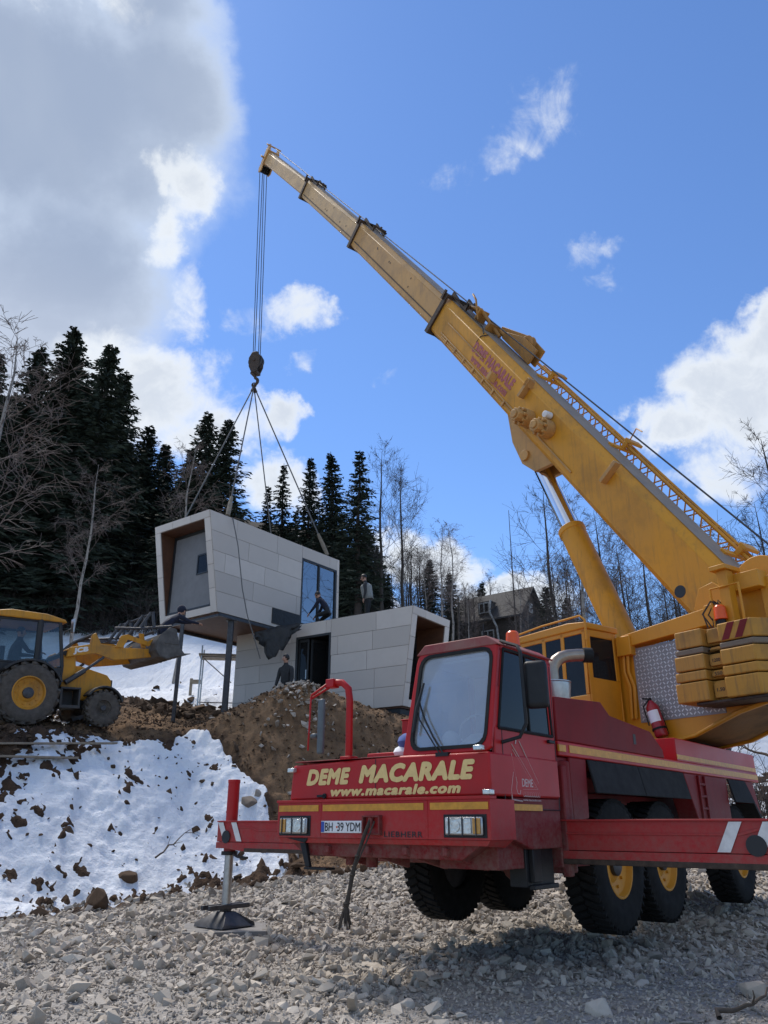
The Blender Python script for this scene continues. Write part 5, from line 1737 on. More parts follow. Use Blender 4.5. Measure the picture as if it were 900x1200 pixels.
def house_module(label, loc, rz, L, Wd, zb, zt, slant, wall=.27, mirror=False, holes=(), rows=5, seed=1, group=None, rec=.9):
    """a slant-ended tube; open recessed end at x=0; near long wall is y=0 (mirrored for the lower module)"""
    root = empty('house_module', loc, rz)
    tag(root, label, 'house module', group)
    s = -1 if mirror else 1
    H_ = zt - zb
    fx = lambda z: slant * (zt - z) / H_            # slanted open end
    Y = lambda y: s * y
    m = MB()
    # shell: floor, roof, long walls, back wall as slabs
    def slab(y0, y1, z0, z1, xb=L):
        m.hexa([(fx(z0), Y(y0), z0), (xb, Y(y0), z0), (xb, Y(y1), z0), (fx(z0), Y(y1), z0)], [(fx(z1), Y(y0), z1), (xb, Y(y0), z1), (xb, Y(y1), z1), (fx(z1), Y(y1), z1)])
    slab(.0, Wd, zb, zb + .22); slab(.0, Wd, zt - .24, zt)
    for (a, b, c0, c1) in ((0, wall, 0, L),):
        segs = [(0, L, zb + .22, zt - .24)]
        for (h0, h1, z0, z1) in holes:
            nxt = []
            for (p0, p1, q0, q1) in segs:
                if p1 <= h0 or p0 >= h1: nxt.append((p0, p1, q0, q1)); continue
                if p0 < h0: nxt.append((p0, h0, q0, q1))
                if p1 > h1: nxt.append((h1, p1, q0, q1))
                if q0 < z0: nxt.append((max(p0, h0), min(p1, h1), q0, z0))
                if q1 > z1: nxt.append((max(p0, h0), min(p1, h1), z1, q1))
            segs = nxt
        for (p0, p1, q0, q1) in segs:
            x0a, x0b = (fx(q0), fx(q1)) if p0 == 0 else (p0, p0)
            m.hexa([(x0a, Y(a), q0), (p1, Y(a), q0), (p1, Y(b), q0), (x0a, Y(b), q0)], [(x0b, Y(a), q1), (p1, Y(a), q1), (p1, Y(b), q1), (x0b, Y(b), q1)])
    slab(Wd - wall, Wd, zb + .22, zt - .24)
    m.box(L - .22, L, Y(wall), Y(Wd - wall), zb + .22, zt - .24)
    m.build('wall', M['joint'], root, smooth=False)
    m = MB()
    clad_wall(m, (0, 0, 0), (1, 0, 0), (0, -s, 0), zb + .0, zt, fx, lambda z: L, rows, holes, seed)
    m.build('cladding', M['cladding'], root, .004, smooth=False)
    m = MB()
    clad_wall(m, (0, Y(Wd), 0), (1, 0, 0), (0, s, 0), zb, zt, fx, lambda z: L, rows, (), seed + 3)
    clad_wall(m, (L, 0, 0), (0, s, 0), (1, 0, 0), zb, zt, lambda z: .0, lambda z: Wd, rows, (), seed + 5)
    m.build('cladding', M['cladding'], root, .004, smooth=False)
    # pale picture-frame boards round the open end
    m = MB()
    t_ = .026
    def rim(y0, y1, z0, z1):
        nx_ = -t_
        vs = [(fx(z0), Y(y0), z0), (fx(z0), Y(y1), z0), (fx(z1), Y(y1), z1), (fx(z1), Y(y0), z1)]
        m._add(vs + [(v[0] + nx_, v[1], v[2]) for v in vs], [(0, 1, 2, 3), (7, 6, 5, 4), (0, 4, 5, 1), (1, 5, 6, 2), (2, 6, 7, 3), (3, 7, 4, 0)])
    n = 3
    for k in range(n):
        a, b = Wd * k / n, Wd * (k + 1) / n
        rim(a + .006, b - .006, zt - .235, zt)
    for k in range(4):
        a = zb + (zt - .24 - zb) * k / 4; b = zb + (zt - .24 - zb) * (k + 1) / 4
        rim(.0, wall, a + .006, b - .006); rim(Wd - wall, Wd, a + .006, b - .006)
    rim(wall + .006, Wd - wall - .006, zb, zb + .215)
    m.build('end_frame', M['clad_edge'], root, .004, smooth=False)
    # brown lining of the recess
    m = MB()
    xr = max(fx(zb), 0) + rec
    e = .015
    def lin(y0, y1, z0, z1, in0=.02):
        m.hexa([(fx(z0) + in0, Y(y0), z0), (xr, Y(y0), z0), (xr, Y(y1), z0), (fx(z0) + in0, Y(y1), z0)], [(fx(z1) + in0, Y(y0), z1), (xr, Y(y0), z1), (xr, Y(y1), z1), (fx(z1) + in0, Y(y1), z1)])
    lin(wall + .001, wall + e, zb + .24, zt - .26); lin(Wd - wall - e, Wd - wall - .001, zb + .24, zt - .26)
    lin(wall + .001, Wd - wall - .001, zt - .257, zt - .242); lin(wall + .001, Wd - wall - .001, zb + .221, zb + .236)
    m.build('recess_lining', M['soffit'], root, smooth=False)
    m = MB()
    f0, f1 = wall + .02, Wd - wall - .02
    g0, g1 = zb + .25, zt - .27
    for (a, b, c_, d_) in ((f0, f0 + .09, g0, g1), (f1 - .09, f1, g0, g1), (f0 + .09, f1 - .09, g1 - .1, g1), (f0 + .09, f1 - .09, g0, g0 + .06)):
        m.box(xr - .02, xr + .06, min(Y(a), Y(b)), max(Y(a), Y(b)), c_, d_)
    fr_ = m.build('terrace_frame', M['dark_frame'], root, .006)
    # brown boards under the floor and the roof sheet
    m = MB(); m.box(fx(zb) + .05, L - .02, min(Y(.05), Y(Wd - .05)), max(Y(.05), Y(Wd - .05)), zb - .045, zb - .002); m.build('underside_board', M['soffit'], root)
    m = MB(); m.box(.03, L - .03, min(Y(.03), Y(Wd - .03)), max(Y(.03), Y(Wd - .03)), zt + .001, zt + .02); m.build('roof_sheet', M['tarp'], root)
    # room inside
    m = MB()
    ii = xr + .07
    a, b = wall + .004, Wd - wall - .004
    m.box(ii, L - .24, min(Y(b - .012), Y(b)), max(Y(b - .012), Y(b)), zb + .24, zt - .26)
    m.box(ii, L - .24, min(Y(a + .02), Y(b - .02)), max(Y(a + .02), Y(b - .02)), zt - .262, zt - .25)
    m.box(ii, L - .24, min(Y(a + .02), Y(b - .02)), max(Y(a + .02), Y(b - .02)), zb + .225, zb + .235)
    m.box(L - .25, L - .235, min(Y(a + .02), Y(b - .02)), max(Y(a + .02), Y(b - .02)), zb + .24, zt - .27)
    m.build('inner_lining', M['plaster'], root, smooth=False)
    return root, xr, fr_, Y


def window_unit(root, name, x0, x1, z0, z1, Y, glassm, fw=.07, mull=(), y=.0, out=.03):
    m = MB()
    ya, yb = sorted((Y(y - out), Y(y + .10)))
    m.box(x0, x0 + fw, ya, yb, z0, z1); m.box(x1 - fw, x1, ya, yb, z0, z1)
    m.box(x0 + fw, x1 - fw, ya, yb, z1 - fw, z1); m.box(x0 + fw, x1 - fw, ya, yb, z0, z0 + fw)
    for q in mull: m.box(q - .035, q + .035, ya, yb, z0 + fw, z1 - fw)
    f = m.build(name, M['dark_frame'], root, .006)
    m = MB(); ya, yb = sorted((Y(y + .03), Y(y + .036))); m.box(x0 + fw - .01, x1 - fw + .01, ya, yb, z0 + fw - .01, z1 - fw + .01)
    m.build('pane', glassm, f, smooth=False)
    return f


GM = 'slant-ended house modules'
um, xr, fr_, Y = house_module('upper grey-clad house module hanging from the crane ropes, its open slanted end facing left', (-5.682, 23.197, 0), R_(53.13), 6.55, 2.8, 7.62, 10.9, .66,
                              holes=((4.45, 6.42, 7.95, 10.45),), rows=5, seed=5, group=GM, rec=.0)
window_unit(um, 'big_window', 4.45, 6.42, 7.95, 10.45, Y, M['house_glass'], .08, (5.42,), .0, .02)
# grey end wall set back in the open end, with one small dark window
m = MB(); m.box(xr + .015, xr + .055, .36, 2.44, 7.89, 10.56); m.build('end_wall', M['plaster'], um, smooth=False)
m = MB()
for (a, b, c_, d_) in ((.62, .67, 9.05, 9.75), (1.15, 1.20, 9.05, 9.75), (.67, 1.15, 9.70, 9.75), (.67, 1.15, 9.05, 9.10)): m.box(xr - .015, xr + .02, a, b, c_, d_)
wn2 = m.build('small_window', M['dark_frame'], um, .004)
m = MB(); m.box(xr + .004, xr + .012, .66, 1.16, 9.09, 9.71); m.build('pane', M['dark_glass'], wn2)
m = MB(); m.box(3.05, 4.43, -.05, -.024, 7.72, 8.26); m.build('black_skirt', M['tarp'], um, .004)
m = MB(); m.box(.75, 6.4, -.02, .03, 7.50, 7.60); m.box(.75, 6.4, 2.72, 2.78, 7.46, 7.57); m.box(.72, .80, .0, 2.75, 7.50, 7.57); m.build('steel_edge', M['dark_steel'], um, .004)

lm, xr2, fr2, Y2 = house_module('lower grey-clad house module on the ground behind the earth heap, with an open dark door', (.89, 22.91, 0), R_(146.5), 7.3, 2.3, 4.62, 7.6, .42,
                                holes=((3.12, 4.58, 4.75, 7.17),), rows=5, seed=11, group=GM, mirror=True, rec=.7)
# far-side leaf shut, near leaf swung open
m = MB()
for (a, b, c_, d_) in ((3.12, 3.20, 4.75, 7.17), (4.50, 4.58, 4.75, 7.17), (3.20, 4.50, 7.09, 7.17)):
    m.box(a, b, -.10, .02, c_, d_)
dr = m.build('door_frame', M['dark_frame'], lm, .006)
m = MB()
m.box(4.06, 4.12, -.08, -.03, 4.77, 7.08); m.box(4.43, 4.495, -.08, -.03, 4.77, 7.08); m.box(4.12, 4.43, -.08, -.03, 6.98, 7.08); m.box(4.12, 4.43, -.08, -.03, 4.77, 4.95)
dl = m.build('door', M['dark_frame'], lm, .006)
m = MB(); m.box(4.11, 4.44, -.058, -.05, 4.94, 6.99); m.build('door_pane', M['dark_glass'], dl)
m = MB(); m.box(4.07, 4.11, .02, .05, 5.75, 6.05); m.build('handle', M['steel'], dl)
L_ = Matrix.Translation((4.0, -.08, 0)) @ Matrix.Rotation(R_(-112), 4, 'Z')
m = MB()
m.box(0, .06, -.03, .03, 4.77, 7.06, L_); m.box(.60, .66, -.03, .03, 4.77, 7.06, L_); m.box(.06, .60, -.03, .03, 6.96, 7.06, L_); m.box(.06, .60, -.03, .03, 4.77, 4.92, L_)
d2 = m.build('door', M['dark_frame'], lm, .006)
m = MB(); m.box(.05, .61, -.006, .006, 4.91, 6.97, L_); m.build('door_pane', M['dark_glass'], d2)
m = MB(); m.box(xr2 + .01, xr2 + .017, *sorted((Y2(.36), Y2(1.94))), 4.92, 7.25); m.build('terrace_pane', M['dark_glass'], lm, smooth=False)
m = MB(); m.box(.55, 7.2, *sorted((Y2(.1), Y2(2.2))), 4.40, 4.57); m.build('plinth', M['tarp'], lm)

# steel posts under the overhang
for k, (pp, lab, rr_) in enumerate((((-6.19, 23.19), 'thin dark steel post under the loader bucket, carrying the overhanging module', .05), ((-5.08, 24.69), 'thicker dark steel post at the lower module edge, carrying the overhanging module', .085))):
    zt_ = 7.5 if k else 7.55
    px_, py_ = ((-6.19, 23.19), (-4.95, 24.4))[k]
    g = gz(px_, py_) - .2
    m = MB(Matrix.Translation((px_, py_, 0)))
    m.box(-rr_, rr_, -rr_, rr_, g, zt_)
    m.box(-rr_ * 2, rr_ * 2, -rr_ * 2, rr_ * 2, g + .2, g + .23); m.box(-rr_ * 1.8, rr_ * 1.8, -rr_ * 1.8, rr_ * 1.8, zt_ - .03, zt_)
    tag(m.build('steel_post', M['dark_steel'], None, .005), lab, 'post', 'posts under the raised module')

# scaffold trestle behind the posts
sc = empty('scaffold', (-5.6, 27.4, 0), R_(8))
tag(sc, 'light steel scaffold trestle standing in the snow under the overhang', 'scaffold')
g = gz(-5.6, 27.4) - .15
for k, (a, b) in enumerate(((-.9, 0), (.9, 0), (-.9, .8), (.9, .8))):
    m = MB(); m.cyl((a, b, g), (a, b, g + 2.5), .028, 8); m.build('upright', M['steel'], sc)
m = MB(); m.box(-1.0, 1.1, -.1, .9, g + 2.15, g + 2.20); m.build('platform', M['timber'], sc)
m = MB()
m.cyl((-.9, 0, g + 2.1), (.2, 0, g + 1.2), .02, 6); m.cyl((-.9, 0, g + .5), (.9, 0, g + .5), .02, 6); m.cyl((-.9, 0, g + 2.1), (.9, 0, g + 2.1), .02, 6)
m.build('brace', M['steel'], sc)
# marker stake in the snow behind
p = at(225, 790, 31); g = gz(p.x, p.y)
m = MB(Matrix.Translation((p.x, p.y, g - .1))); m.box(-.05, .05, -.04, .04, 0, 1.0); m.box(-.05, .5, -.03, .03, .30, .36); m.box(.05, .40, -.045, -.03, .78, .95)
tag(m.build('wooden_stake', M['timber'], None, .004), 'short wooden stake with a cross board in the snow between the two steel posts', 'stake')


# ragged black membrane hanging between the modules
def cloth(name, pts_top, pts_bot, nu, nv, mat, seed, amp=.05, th=.008):
    r = np.random.default_rng(seed)
    a = np.array(pts_top, float); b = np.array(pts_bot, float)
    tu = np.linspace(0, 1, nu)
    A = np.stack([np.interp(tu, np.linspace(0, 1, len(a)), a[:, j]) for j in range(3)], -1)
    B = np.stack([np.interp(tu, np.linspace(0, 1, len(b)), b[:, j]) for j in range(3)], -1)
    w = np.linspace(0, 1, nv)[:, None, None]
    P = A[None] * (1 - w) + B[None] * w
    P += r.normal(0, amp, P.shape) * np.sin(np.linspace(.2, 1.6, nv))[:, None, None]
    idx_ = np.arange(nu * nv).reshape(nv, nu)
    Fq = np.stack([idx_[:-1, :-1], idx_[:-1, 1:], idx_[1:, 1:], idx_[1:, :-1]], -1).reshape(-1, 4)
    o = np_mesh(name, P.reshape(-1, 3), Fq, mat, smooth=True)
    s_ = o.modifiers.new('thickness', 'SOLIDIFY'); s_.thickness = th
    return o


p0, p1 = at(298, 741, 25.2), at(352, 730, 25.0)
bt = [at(300, 748, 25.2), at(306, 756, 25.2), at(312, 766, 25.1), at(318, 776, 25.0), at(326, 766, 25.0), at(334, 760, 25.0), at(338, 750, 25.0), at(350, 736, 25)]
tag(cloth('black_membrane', [p0, at(325, 734, 25.1), p1], bt, 17, 7, M['tarp'], 3, .045), 'torn black membrane hanging where the upper module meets the lower one', 'membrane')

# ------------------------------------------------------------------ hook block, slings, ropes
hb = empty('hook_block', at(300, 428, 27.4))
tag(hb, 'worn steel hook block hanging on four hoist ropes above the raised module', 'hook block')
HB = hb.location.copy()
m = MB(Matrix.Rotation(R_(-20), 4, 'Z'))
for s in (-1, 1):
    m.prism([(-.12, .55), (.12, .55), (.26, .30), (.24, -.10), (.10, -.42), (-.10, -.42), (-.24, -.10), (-.26, .30)], 'y', s * .16 - .025, s * .16 + .025)
m.box(-.16, .16, -.15, .15, -.46, -.36)
m.cyl((0, -.22, .15), (0, .22, .15), .06, 12)
m.build('side_plate', M['rust_dark'], hb, .015)
for k in (-.075, .075):
    m = MB(Matrix.Rotation(R_(-20), 4, 'Z')); m.lathe([(.04, k - .06), (.30, k - .06), (.25, k), (.30, k + .06), (.04, k + .06)], (0, 0, .15), 'y', 24); m.build('sheave', M['dark_steel'], hb)
m = MB(Matrix.Rotation(R_(-20), 4, 'Z'))
pts = [(0, 0, -.44), (0, 0, -.62)] + [(.15 * math.sin(R_(a)) - .02, 0, -.78 + .16 * math.cos(R_(a))) for a in range(10, 250, 24)]
m.tube(pts, [.05, .05] + [.055, .06, .065, .068, .066, .06, .05, .045, .04, .02][:len(pts) - 2], 10)
m.build('hook', M['rust_dark'], hb)
# the four falls of rope from the boom head
hd_pts = []
MW = Matrix.Translation((-.105, 7.888, 0)) @ Matrix.Rotation(R_(51), 4, 'Z')
for k in range(4):
    hd_pts.append(MW @ Mx4 @ Vector((l4 + .08 if k % 2 else l4 - .04, -.165 + .11 * k, -.75)))
xs_ = sorted(hd_pts, key=lambda q: q.x)
for k, q in enumerate(xs_):
    o_ = Vector(((-.16, -.06, .06, .16)[k], (.08, -.1, .1, -.08)[k], .38))
    m = MB(); m.tube([q - HB, (q - HB).lerp(o_, .5), o_], .017, 6); m.build('hoist_fall', M['cable'], hb)
UM_M = Matrix.Translation((-5.682, 23.197, 0)) @ Matrix.Rotation(R_(53.13), 4, 'Z')
ring = HB + Vector((-.02, 0, -1.0))
sl_ends = [((.75, 2.5, 10.93), 'leftmost lifting rope running from the hook to the far left corner of the raised module'),
           ((.82, .06, 10.93), 'lifting rope whose pale wrapped end meets the near left roof edge of the module'),
           ((5.6, 2.55, 10.93), 'thin lifting rope going down behind the roof of the raised module'),
           ((5.95, .06, 10.93), 'rightmost lifting rope from the hook to the roof edge above the big window')]
for k, (e, lab) in enumerate(sl_ends):
    q = UM_M @ Vector(e)
    d_ = (q - ring).normalized()
    o = empty('lifting_rope', tuple(ring)); tag(o, lab, 'lifting rope', 'lifting ropes on the hook')
    m = MB(); m.tube([(0, 0, .06), d_ * .2, (q - ring) * .55, q - ring], .026, 6); m.build('rope', M['sling'], o)
    m = MB(); m.tube([d_ * .03, d_ * .28], [.05, .045], 8); m.build('shackle', M['rust_dark'], o)
    if k in (1, 3):
        m = MB(); m.tube([(q - ring) - d_ * .95, (q - ring) - d_ * .5, (q - ring) - d_ * .05], [.055, .085, .075], 8); m.build('edge_wrap', M['timber'], o)
m = MB(Matrix.Translation(ring)); m.tube([(.09 * math.cos(w), 0, .06 + .10 * math.sin(w)) for w in np.linspace(0, 6.283, 13)], .025, 6)
m.v = [(v[0] - HB.x, v[1] - HB.y, v[2] - HB.z) for v in m.v]
m.build('master_link', M['rust_dark'], hb)
q = UM_M @ Vector((.95, -.05, 10.9))
pts = [q, at(279, 640, 23.9), at(284, 690, 24.0), at(290, 722, 24.1), at(298, 748, 24.2), at(305, 772, 24.3)]
m = MB(); m.tube(pts, .02, 6)
tag(m.build('tag_line', M['sling'], None), 'loose guide rope dangling down the side of the raised module', 'rope')

# ------------------------------------------------------------------ brown house far behind
hs = empty('brown_house', (12.05, 66.92, 0), R_(142.5))
tag(hs, 'dark brown house with a steep roof and white windows on the slope behind the crane', 'house')
HL, HD, e_, rdg = 7.0, 4.6, 19.0, 21.6
gh = 15.0
m = MB(); m.box(0, HL, -HD, 0, gh, e_); m.prism([(0, e_), (-HD, e_), (-HD / 2, rdg - .15)], 'x', 0, HL); m.build('wall', M['dark_wood'], hs)
m = MB()
for s in (0, 1):
    ya = .45 if s == 0 else -HD - .45
    za = e_ - .45 * (rdg - e_) / (HD / 2)
    m.hexa([(-.5, ya, za), (HL + .5, ya, za), (HL + .5, -HD / 2, rdg), (-.5, -HD / 2, rdg)] if s == 0 else [(-.5, -HD / 2, rdg + .002), (HL + .5, -HD / 2, rdg + .002), (HL + .5, ya, za), (-.5, ya, za)],
           [(-.5, ya, za + .14), (HL + .5, ya, za + .14), (HL + .5, -HD / 2, rdg + .14), (-.5, -HD / 2, rdg + .14)] if s == 0 else [(-.5, -HD / 2, rdg + .142), (HL + .5, -HD / 2, rdg + .142), (HL + .5, ya, za + .14), (-.5, ya, za + .14)])
m.build('roof', M['roof_dark'], hs)
def hwin(x0, x1, z0, z1, y):
    m = MB()
    for (a, b, c_, d_) in ((x0, x0 + .10, z0, z1), (x1 - .10, x1, z0, z1), (x0 + .1, x1 - .1, z1 - .10, z1), (x0 + .1, x1 - .1, z0, z0 + .1), ((x0 + x1) / 2 - .05, (x0 + x1) / 2 + .05, z0 + .1, z1 - .1)):
        m.box(a, b, y, y + .08, c_, d_)
    f = m.build('window', M['dull_white'], hs, .004)
    m = MB(); m.box(x0 + .08, x1 - .08, y + .02, y + .03, z0 + .08, z1 - .08); m.build('pane', M['dark_glass'], f)
hwin(2.6, 3.9, 16.4, 17.7, .01)
hwin(2.9, 4.0, 19.3, 20.3, .12)
m = MB(); m.box(2.75, 4.15, -.9, .11, 20.32, 20.42); m.box(2.8, 2.9, -.8, .11, 19.2, 20.3); m.box(4.0, 4.1, -.8, .11, 19.2, 20.3); m.build('dormer', M['roof_dark'], hs)
m = MB(); m.tube([(2.7, .25, 20.4), (2.7, .5, 19.2), (2.1, .4, 17.8), (2.0, .3, 16.4), (2.4, .3, 15.3)], .10, 8); m.build('white_flue', M['dull_white'], hs)
m = MB(); m.box(-.06, -.001, -HD / 2 - .35, -HD / 2 + .35, 19.3, 20.2); m.build('gable_window', M['dull_white'], hs)
for (px, py, top, d_, lab) in ((537, 742, 700, 60, 'wooden pole at the left end of the brown house'), (602, 700, 598, 58, 'tall thin bare mast rising in front of the brown house roof')):
    p = at(px, py, d_); q = at(px - (6 if top < 650 else 0), top, d_)
    g = gz(p.x, p.y) - .3
    m = MB(); m.tube([(p.x, p.y, g), (q.x, q.y, q.z)], [.09, .02 if top < 650 else .07], 8)
    tag(m.build('pole', M['bare_bark'], None), lab, 'pole')
# ------------------------------------------------------------------ backhoe loader
bl = empty('backhoe_loader', (-8.65, 18.31, gz(-8.65, 18.31) - .06), R_(43))
bl.rotation_euler = (0, R_(-3.0), R_(43)); bl.scale = (.91, .91, .91); bl.location.z -= .02
tag(bl, 'yellow and black backhoe loader on the bank with its front bucket raised to the module', 'backhoe loader')
B = bl
def bwheel(c, r, w, rim, side, rimr=.55, n=18):
    return wheel(B, c, r, w, M['mudtyre'], rim, n, side, rimr, 'wheel', .045, False)
for s in (-1, 1):
    bwheel((0, s * .90, .74), .73, .46, M['loader_yellow'], s)
    bwheel((2.0, s * .82, .46), .44, .32, M['mudtyre'], s, .5)
m = MB()
m.box(-.9, 2.45, -.36, .36, .55, .95); m.cyl((0, -.9, .74), (0, .9, .74), .16, 12); m.cyl((2.0, -.8, .52), (2.0, .8, .52), .11, 12)
m.build('chassis', M['loader_black'], B, .02)
m = MB()
m.prism([(1.02, .95), (1.02, 1.62), (1.55, 1.58), (2.25, 1.40), (2.38, 1.25), (2.38, .80), (1.9, .70), (1.2, .70)], 'y', -.45, .45)
hd_ = m.build('bonnet', M['loader_yellow'], B, .03, seg=3)
m = MB(); m.box(2.37, 2.43, -.40, .40, .82, 1.28); m.build('grille', M['loader_black'], hd_, .01)
# cab
m = MB()
def post(pts, y, w=.055):
    m.tube([(a, y, b) for a, b in pts], w, 6)
for s in (-1, 1):
    y = s * .72
    post([(-.95, 1.35), (-.80, 2.62)], y, .05); post([(.22, 1.0), (.22, 2.66)], y, .085); post([(.86, 1.02), (.88, 1.5), (.72, 2.66)], y, .05)
    post([(-.9, 2.60), (.75, 2.64)], y, .04); post([(-.95, 1.52), (.25, 1.52)], y, .04)
    m.prism([(-.95, 1.30), (.20, 1.30), (.20, 1.50), (-.95, 1.50)], 'y', y - .03, y + .03)
    m.prism([(.25, 1.40), (.85, 1.46), (.86, 1.0), (.55, .70), (.30, 1.05)], 'y', y - .03, y + .03)
m.box(-.95, .86, -.70, .70, 1.0, 1.1)
m.box(.82, .90, -.70, .70, 1.0, 1.5)
m.box(-.85, -.80, -.70, -.62, 1.3, 2.6); m.box(-.85, -.80, .62, .70, 1.3, 2.6)
cb_ = m.build('loader_cab', M['loader_black'], B, .01)
m = MB()
m.prism([(-1.02, 2.64), (-1.0, 2.76), (-.55, 2.84), (.35, 2.82), (.82, 2.72), (.90, 2.64)], 'y', -.80, .80)
m.build('cab_roof', M['loader_yellow'], cb_, .035, seg=3)
for s in (-1, 1):
    m = MB(); y = s * .73
    m.prism([(-.9, 1.53), (.18, 1.53), (.18, 2.60), (-.8, 2.58)], 'y', y - .004, y + .004); m.prism([(.27, 1.44), (.84, 1.48), (.70, 2.62), (.27, 2.62)], 'y', y - .004, y + .004)
    m.build('cab_window', M['loader_glass'], cb_, smooth=False)
m = MB(); m.box(-.5, -.05, -.25, .25, 1.1, 1.45); m.box(-.55, -.42, -.25, .25, 1.45, 2.0); m.box(.45, .72, -.2, .2, 1.1, 1.75); m.build('driver_seat', M['blackp'], cb_, .03)
Mt = frame((-.35, -.755, 1.405), (1, 0, 0), (0, 0, 1)); text_obj('side_lettering', 'BACKHOE', M['white_letter'], cb_, Mt, .30, .045, bold=.03)
# rear fenders
for s in (-1, 1):
    m = MB()
    pts = []
    for a in range(20, 150, 10):
        pts.append((.0 + .86 * math.cos(R_(a)), .78 + .80 * math.sin(R_(a))))
    inn = [(p[0] * .93, .78 + (p[1] - .78) * .93) for p in pts]
    m.prism(pts + inn[::-1], 'y', *sorted((s * .62, s * 1.12)))
    m.build('rear_fender', M['loader_black'], B, .01)
    m = MB()
    pts = [(2.0 + .54 * math.cos(R_(a)), .50 + .54 * math.sin(R_(a))) for a in range(15, 150, 12)]
    inn = [(2.0 + .49 * math.cos(R_(a)), .50 + .49 * math.sin(R_(a))) for a in range(15, 150, 12)]
    m.prism(pts + inn[::-1], 'y', *sorted((s * .60, s * 1.0)))
    m.build('front_fender', M['loader_black'], B, .01)
    m = MB()
    m.box(.82, 1.35, *sorted((s * .55, s * .98)), .42, .50); m.box(.82, .88, *sorted((s * .55, s * .96)), .50, .95); m.box(1.3, 1.35, *sorted((s * .55, s * .96)), .50, .90); m.box(.88, 1.3, *sorted((s * .50, s * .56)), .5, .9); m.box(.82, 1.35, *sorted((s * .55, s * .98)), .90, .95)
    m.build('cab_step', M['loader_black'], B, .008)
# loader tower, arms, cylinders
for s in (-1, 1):
    y = s * .52
    m = MB()
    m.prism([(.96, 1.0), (1.35, 1.0), (1.28, 1.85), (1.12, 2.05), (.95, 1.95)], 'y', y - .06, y + .06)
    m.build('loader_tower', M['loader_yellow'], B, .015)
    m = MB()
    y2 = s * .66
    m.prism([(.98, 1.76), (1.05, 2.02), (1.60, 2.16), (1.62, 2.42), (1.72, 2.48), (1.86, 2.18), (2.25, 2.14), (3.0, 2.20), (3.02, 1.98), (2.5, 1.88), (2.1, 1.78), (1.75, 1.92)], 'y', y2 - .055, y2 + .055)
    ar = m.build('loader_arm', M['loader_yellow'], B, .015)
    if s < 0:
        Mt = frame((1.34, y2 - .0575, 1.96), (1, 0, .22), (-.22, 0, 1)); text_obj('arm_lettering', 'JCB', M['white'], ar, Mt, .42, .17, bold=.07, shear=.15)
    m = MB(); m.tube([(1.02, y2 - .02, 1.10), (1.5, y2 - .02, 1.44)], .07, 12); m.tube([(1.5, y2 - .02, 1.44), (2.0, y2 - .02, 1.84)], .04, 10); m.build('lift_ram', M['dark_steel'], B)
    m = MB()
    m.prism([(2.10, 2.13), (2.22, 2.13), (2.30, 2.38), (2.75, 2.24), (2.95, 2.40), (2.92, 2.50), (2.72, 2.38), (2.28, 2.52), (2.18, 2.46)], 'y', y2 - .10, y2 - .06)
    m.prism([(2.6, 2.20), (2.70, 2.20), (2.62, 2.60), (2.52, 2.60)], 'y', y2 - .04, y2 + .04)
    m.build('tilt_link', M['loader_yellow'], B, .008)
m = MB(); m.cyl((1.66, -.66, 2.42), (1.66, .66, 2.42), .05, 10); m.cyl((1.0, -.6, 1.88), (1.0, .6, 1.88), .07, 10)
for y_ in (-.2, 0, .2): m.tube([(1.1, y_, 2.0), (1.4, y_, 2.30), (1.7, y_, 2.38), (2.4, y_, 2.42)], .018, 6)
m.build('cross_tube', M['loader_black'], B)
# bucket
m = MB()
prof = [(2.92, 2.55), (2.80, 2.32), (2.78, 2.08), (2.90, 1.92), (3.15, 1.86), (3.80, 2.05)]
inn = [(3.78, 2.085), (3.15, 1.905), (2.92, 1.96), (2.825, 2.10), (2.845, 2.31), (2.96, 2.54)]
m.prism(prof + inn, 'y', -1.10, 1.10)
for s in (-1, 1):
    m.prism([(2.93, 2.55), (2.82, 2.31), (2.80, 2.09), (2.91, 1.94), (3.15, 1.88), (3.72, 2.04), (3.55, 2.22), (3.40, 2.75), (3.20, 2.78)], 'y', *sorted((s * 1.085, s * 1.12)))
for k in range(8):
    y_ = -1.0 + k * 2.0 / 7
    m.hexa([(3.74, y_ - .04, 2.03), (3.95, y_ - .02, 2.09), (3.95, y_ + .02, 2.09), (3.74, y_ + .04, 2.03)], [(3.74, y_ - .04, 2.09), (3.95, y_ - .02, 2.105), (3.95, y_ + .02, 2.105), (3.74, y_ + .04, 2.09)])
m.box(3.05, 3.5, -1.135, -1.12, 2.30, 2.34)
bk = m.build('bucket', M['bucket_steel'], B, .008)
# pallet forks folded back over the bucket
m = MB()
for y_ in (-.95, -.45, .45, .95):
    m.tube([(2.80, y_, 2.62), (2.72, y_, 3.20)], .045, 6)
    m.tube([(2.40, y_, 2.58), (2.66, y_, 3.18)], .035, 6)
m.tube([(2.0, -1.0, 2.60), (2.4, -1.0, 2.66), (3.3, -1.0, 2.84)], .035, 8); m.tube([(2.0, 1.0, 2.60), (3.3, 1.0, 2.84)], .035, 8)
m.cyl((2.80, -1.0, 2.64), (2.80, 1.0, 2.64), .05, 8); m.cyl((2.72, -1.0, 3.16), (2.72, 1.0, 3.16), .03, 8)
m.build('fork_frame', M['dark_steel'], B)
m = MB(); m.tube([(.85, -.72, 2.4), (.98, -.95, 2.5)], .012, 6); m.box(.95, .99, -1.05, -.87, 2.35, 2.72); m.build('wing_mirror', M['steel'], B, .01)
